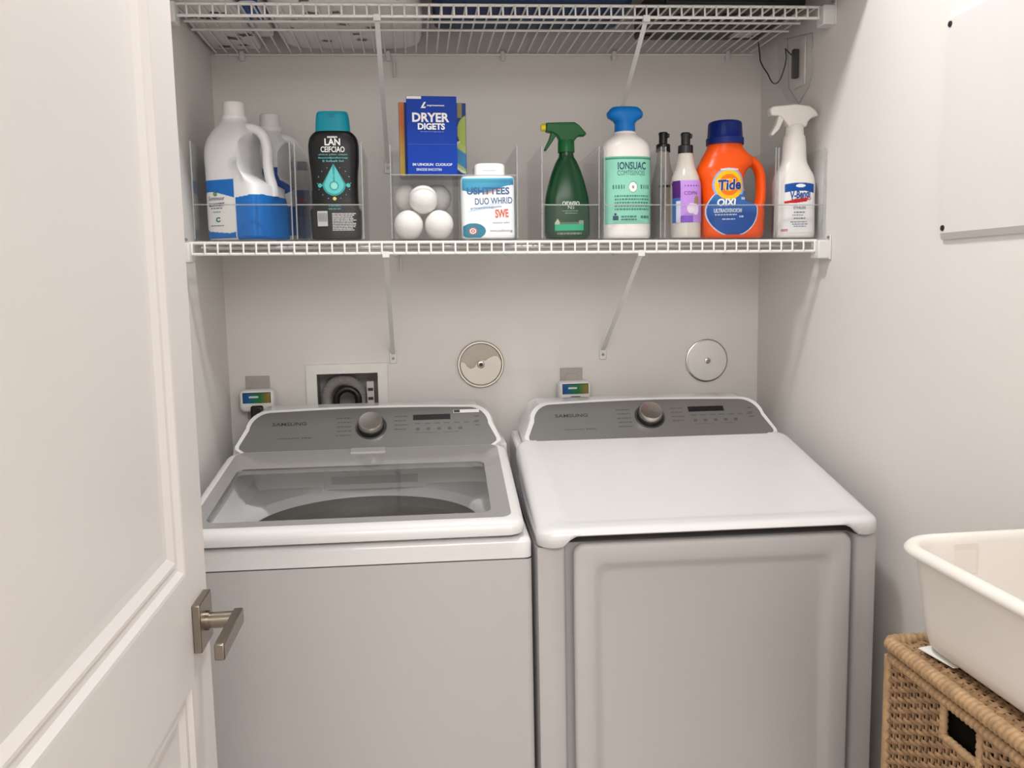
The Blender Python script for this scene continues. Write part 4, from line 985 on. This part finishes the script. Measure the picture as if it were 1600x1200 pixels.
lid_ = wrapped(rpath(x0-.002, x1+.002, y0-.002, y1+.002, HT-.0105), .0105, 1, True).build('lid_rim', M_wicker_rim, t, angle=70)
mb = MB(); y = y0+.012; row = 0
while y < y1-.008:
    strand(mb, Vector((x0, y, HT-.009)), Vector((x1, y, HT-.009)), Vector((0, 0, 1)), math.pi*(row % 2), PIT, .0042, .0026); y += .0080; row += 1
mb.build('lid_weave', M_wicker, lid_, smooth=True, angle=80)['kind'] = 'stuff'
ms = MB()
for i in range(int((x1-x0)/PIT)): ms.tube([(x0+(i+.5)*PIT, y0, HT-.009), (x0+(i+.5)*PIT, y1, HT-.009)], .0025, 5)
ms.build('lid_stakes', M_wicker, lid_)['kind'] = 'stuff'
MB().box(x0+.004, x1-.004, y0+.004, y1-.004, HT-.024, HT-.016).build('lid_board', mat('dark_wicker', c(96, 70, 46), .8, var=.3), lid_, smooth=False)

# paper tag and basket on the hamper
tag(MB().loft([[(1.186, -1.270, HT+z), (1.225, -1.262, HT+z), (1.228, -1.335, HT+z), (1.196, -1.335, HT+z)] for z in (.0, .0012)]).build('paper_card', mat('paper_white', c(236, 234, 230), .6), smooth=False), 'small white card lying on the hamper under the basket', 'card')
t = thing('laundry_basket', 'off-white plastic laundry basin with rolled rim on the wicker hamper', 'basket', (0, 0, 0))
bx0, bx1, by0, by1, zb0, zb1 = 1.160, 1.452, -1.66, -1.222, HT+.0016, 1.136
def br(i, z, r): return [(a, b, z) for a, b in rrect(bx0+i, bx1-i, by0+i, by1-i, r, 10)]
h_ = zb1-zb0
rings = [br(.046, zb0, .03), br(.040, zb0+.002, .036), br(.033, zb0+.009, .042), br(.029, zb0+.022, .046), br(.022, zb0+h_*.45, .052), br(.013, zb1-.020, .058), br(.011, zb1-.012, .06),
         br(.003, zb1-.013, .062), br(.0, zb1-.010, .064), br(.0, zb1-.005, .064), br(.004, zb1, .062), br(.012, zb1+.002, .058), br(.018, zb1-.002, .054), br(.0205, zb1-.010, .052), br(.027, zb0+h_*.45, .046), br(.035, zb0+.02, .04), br(.044, zb0+.006, .034)]
MB().loft(rings, True, True).build('basin', M_basket, t, angle=60)
tp = clear_mat('tape_clear', (.985, .98, .975, 1), .02, .15, 1.2)
MB().box(1.252, 1.285, by1-.0285, by1-.0215, zb1-.055, zb1-.012).build('tape_strip', tp, t, smooth=False)
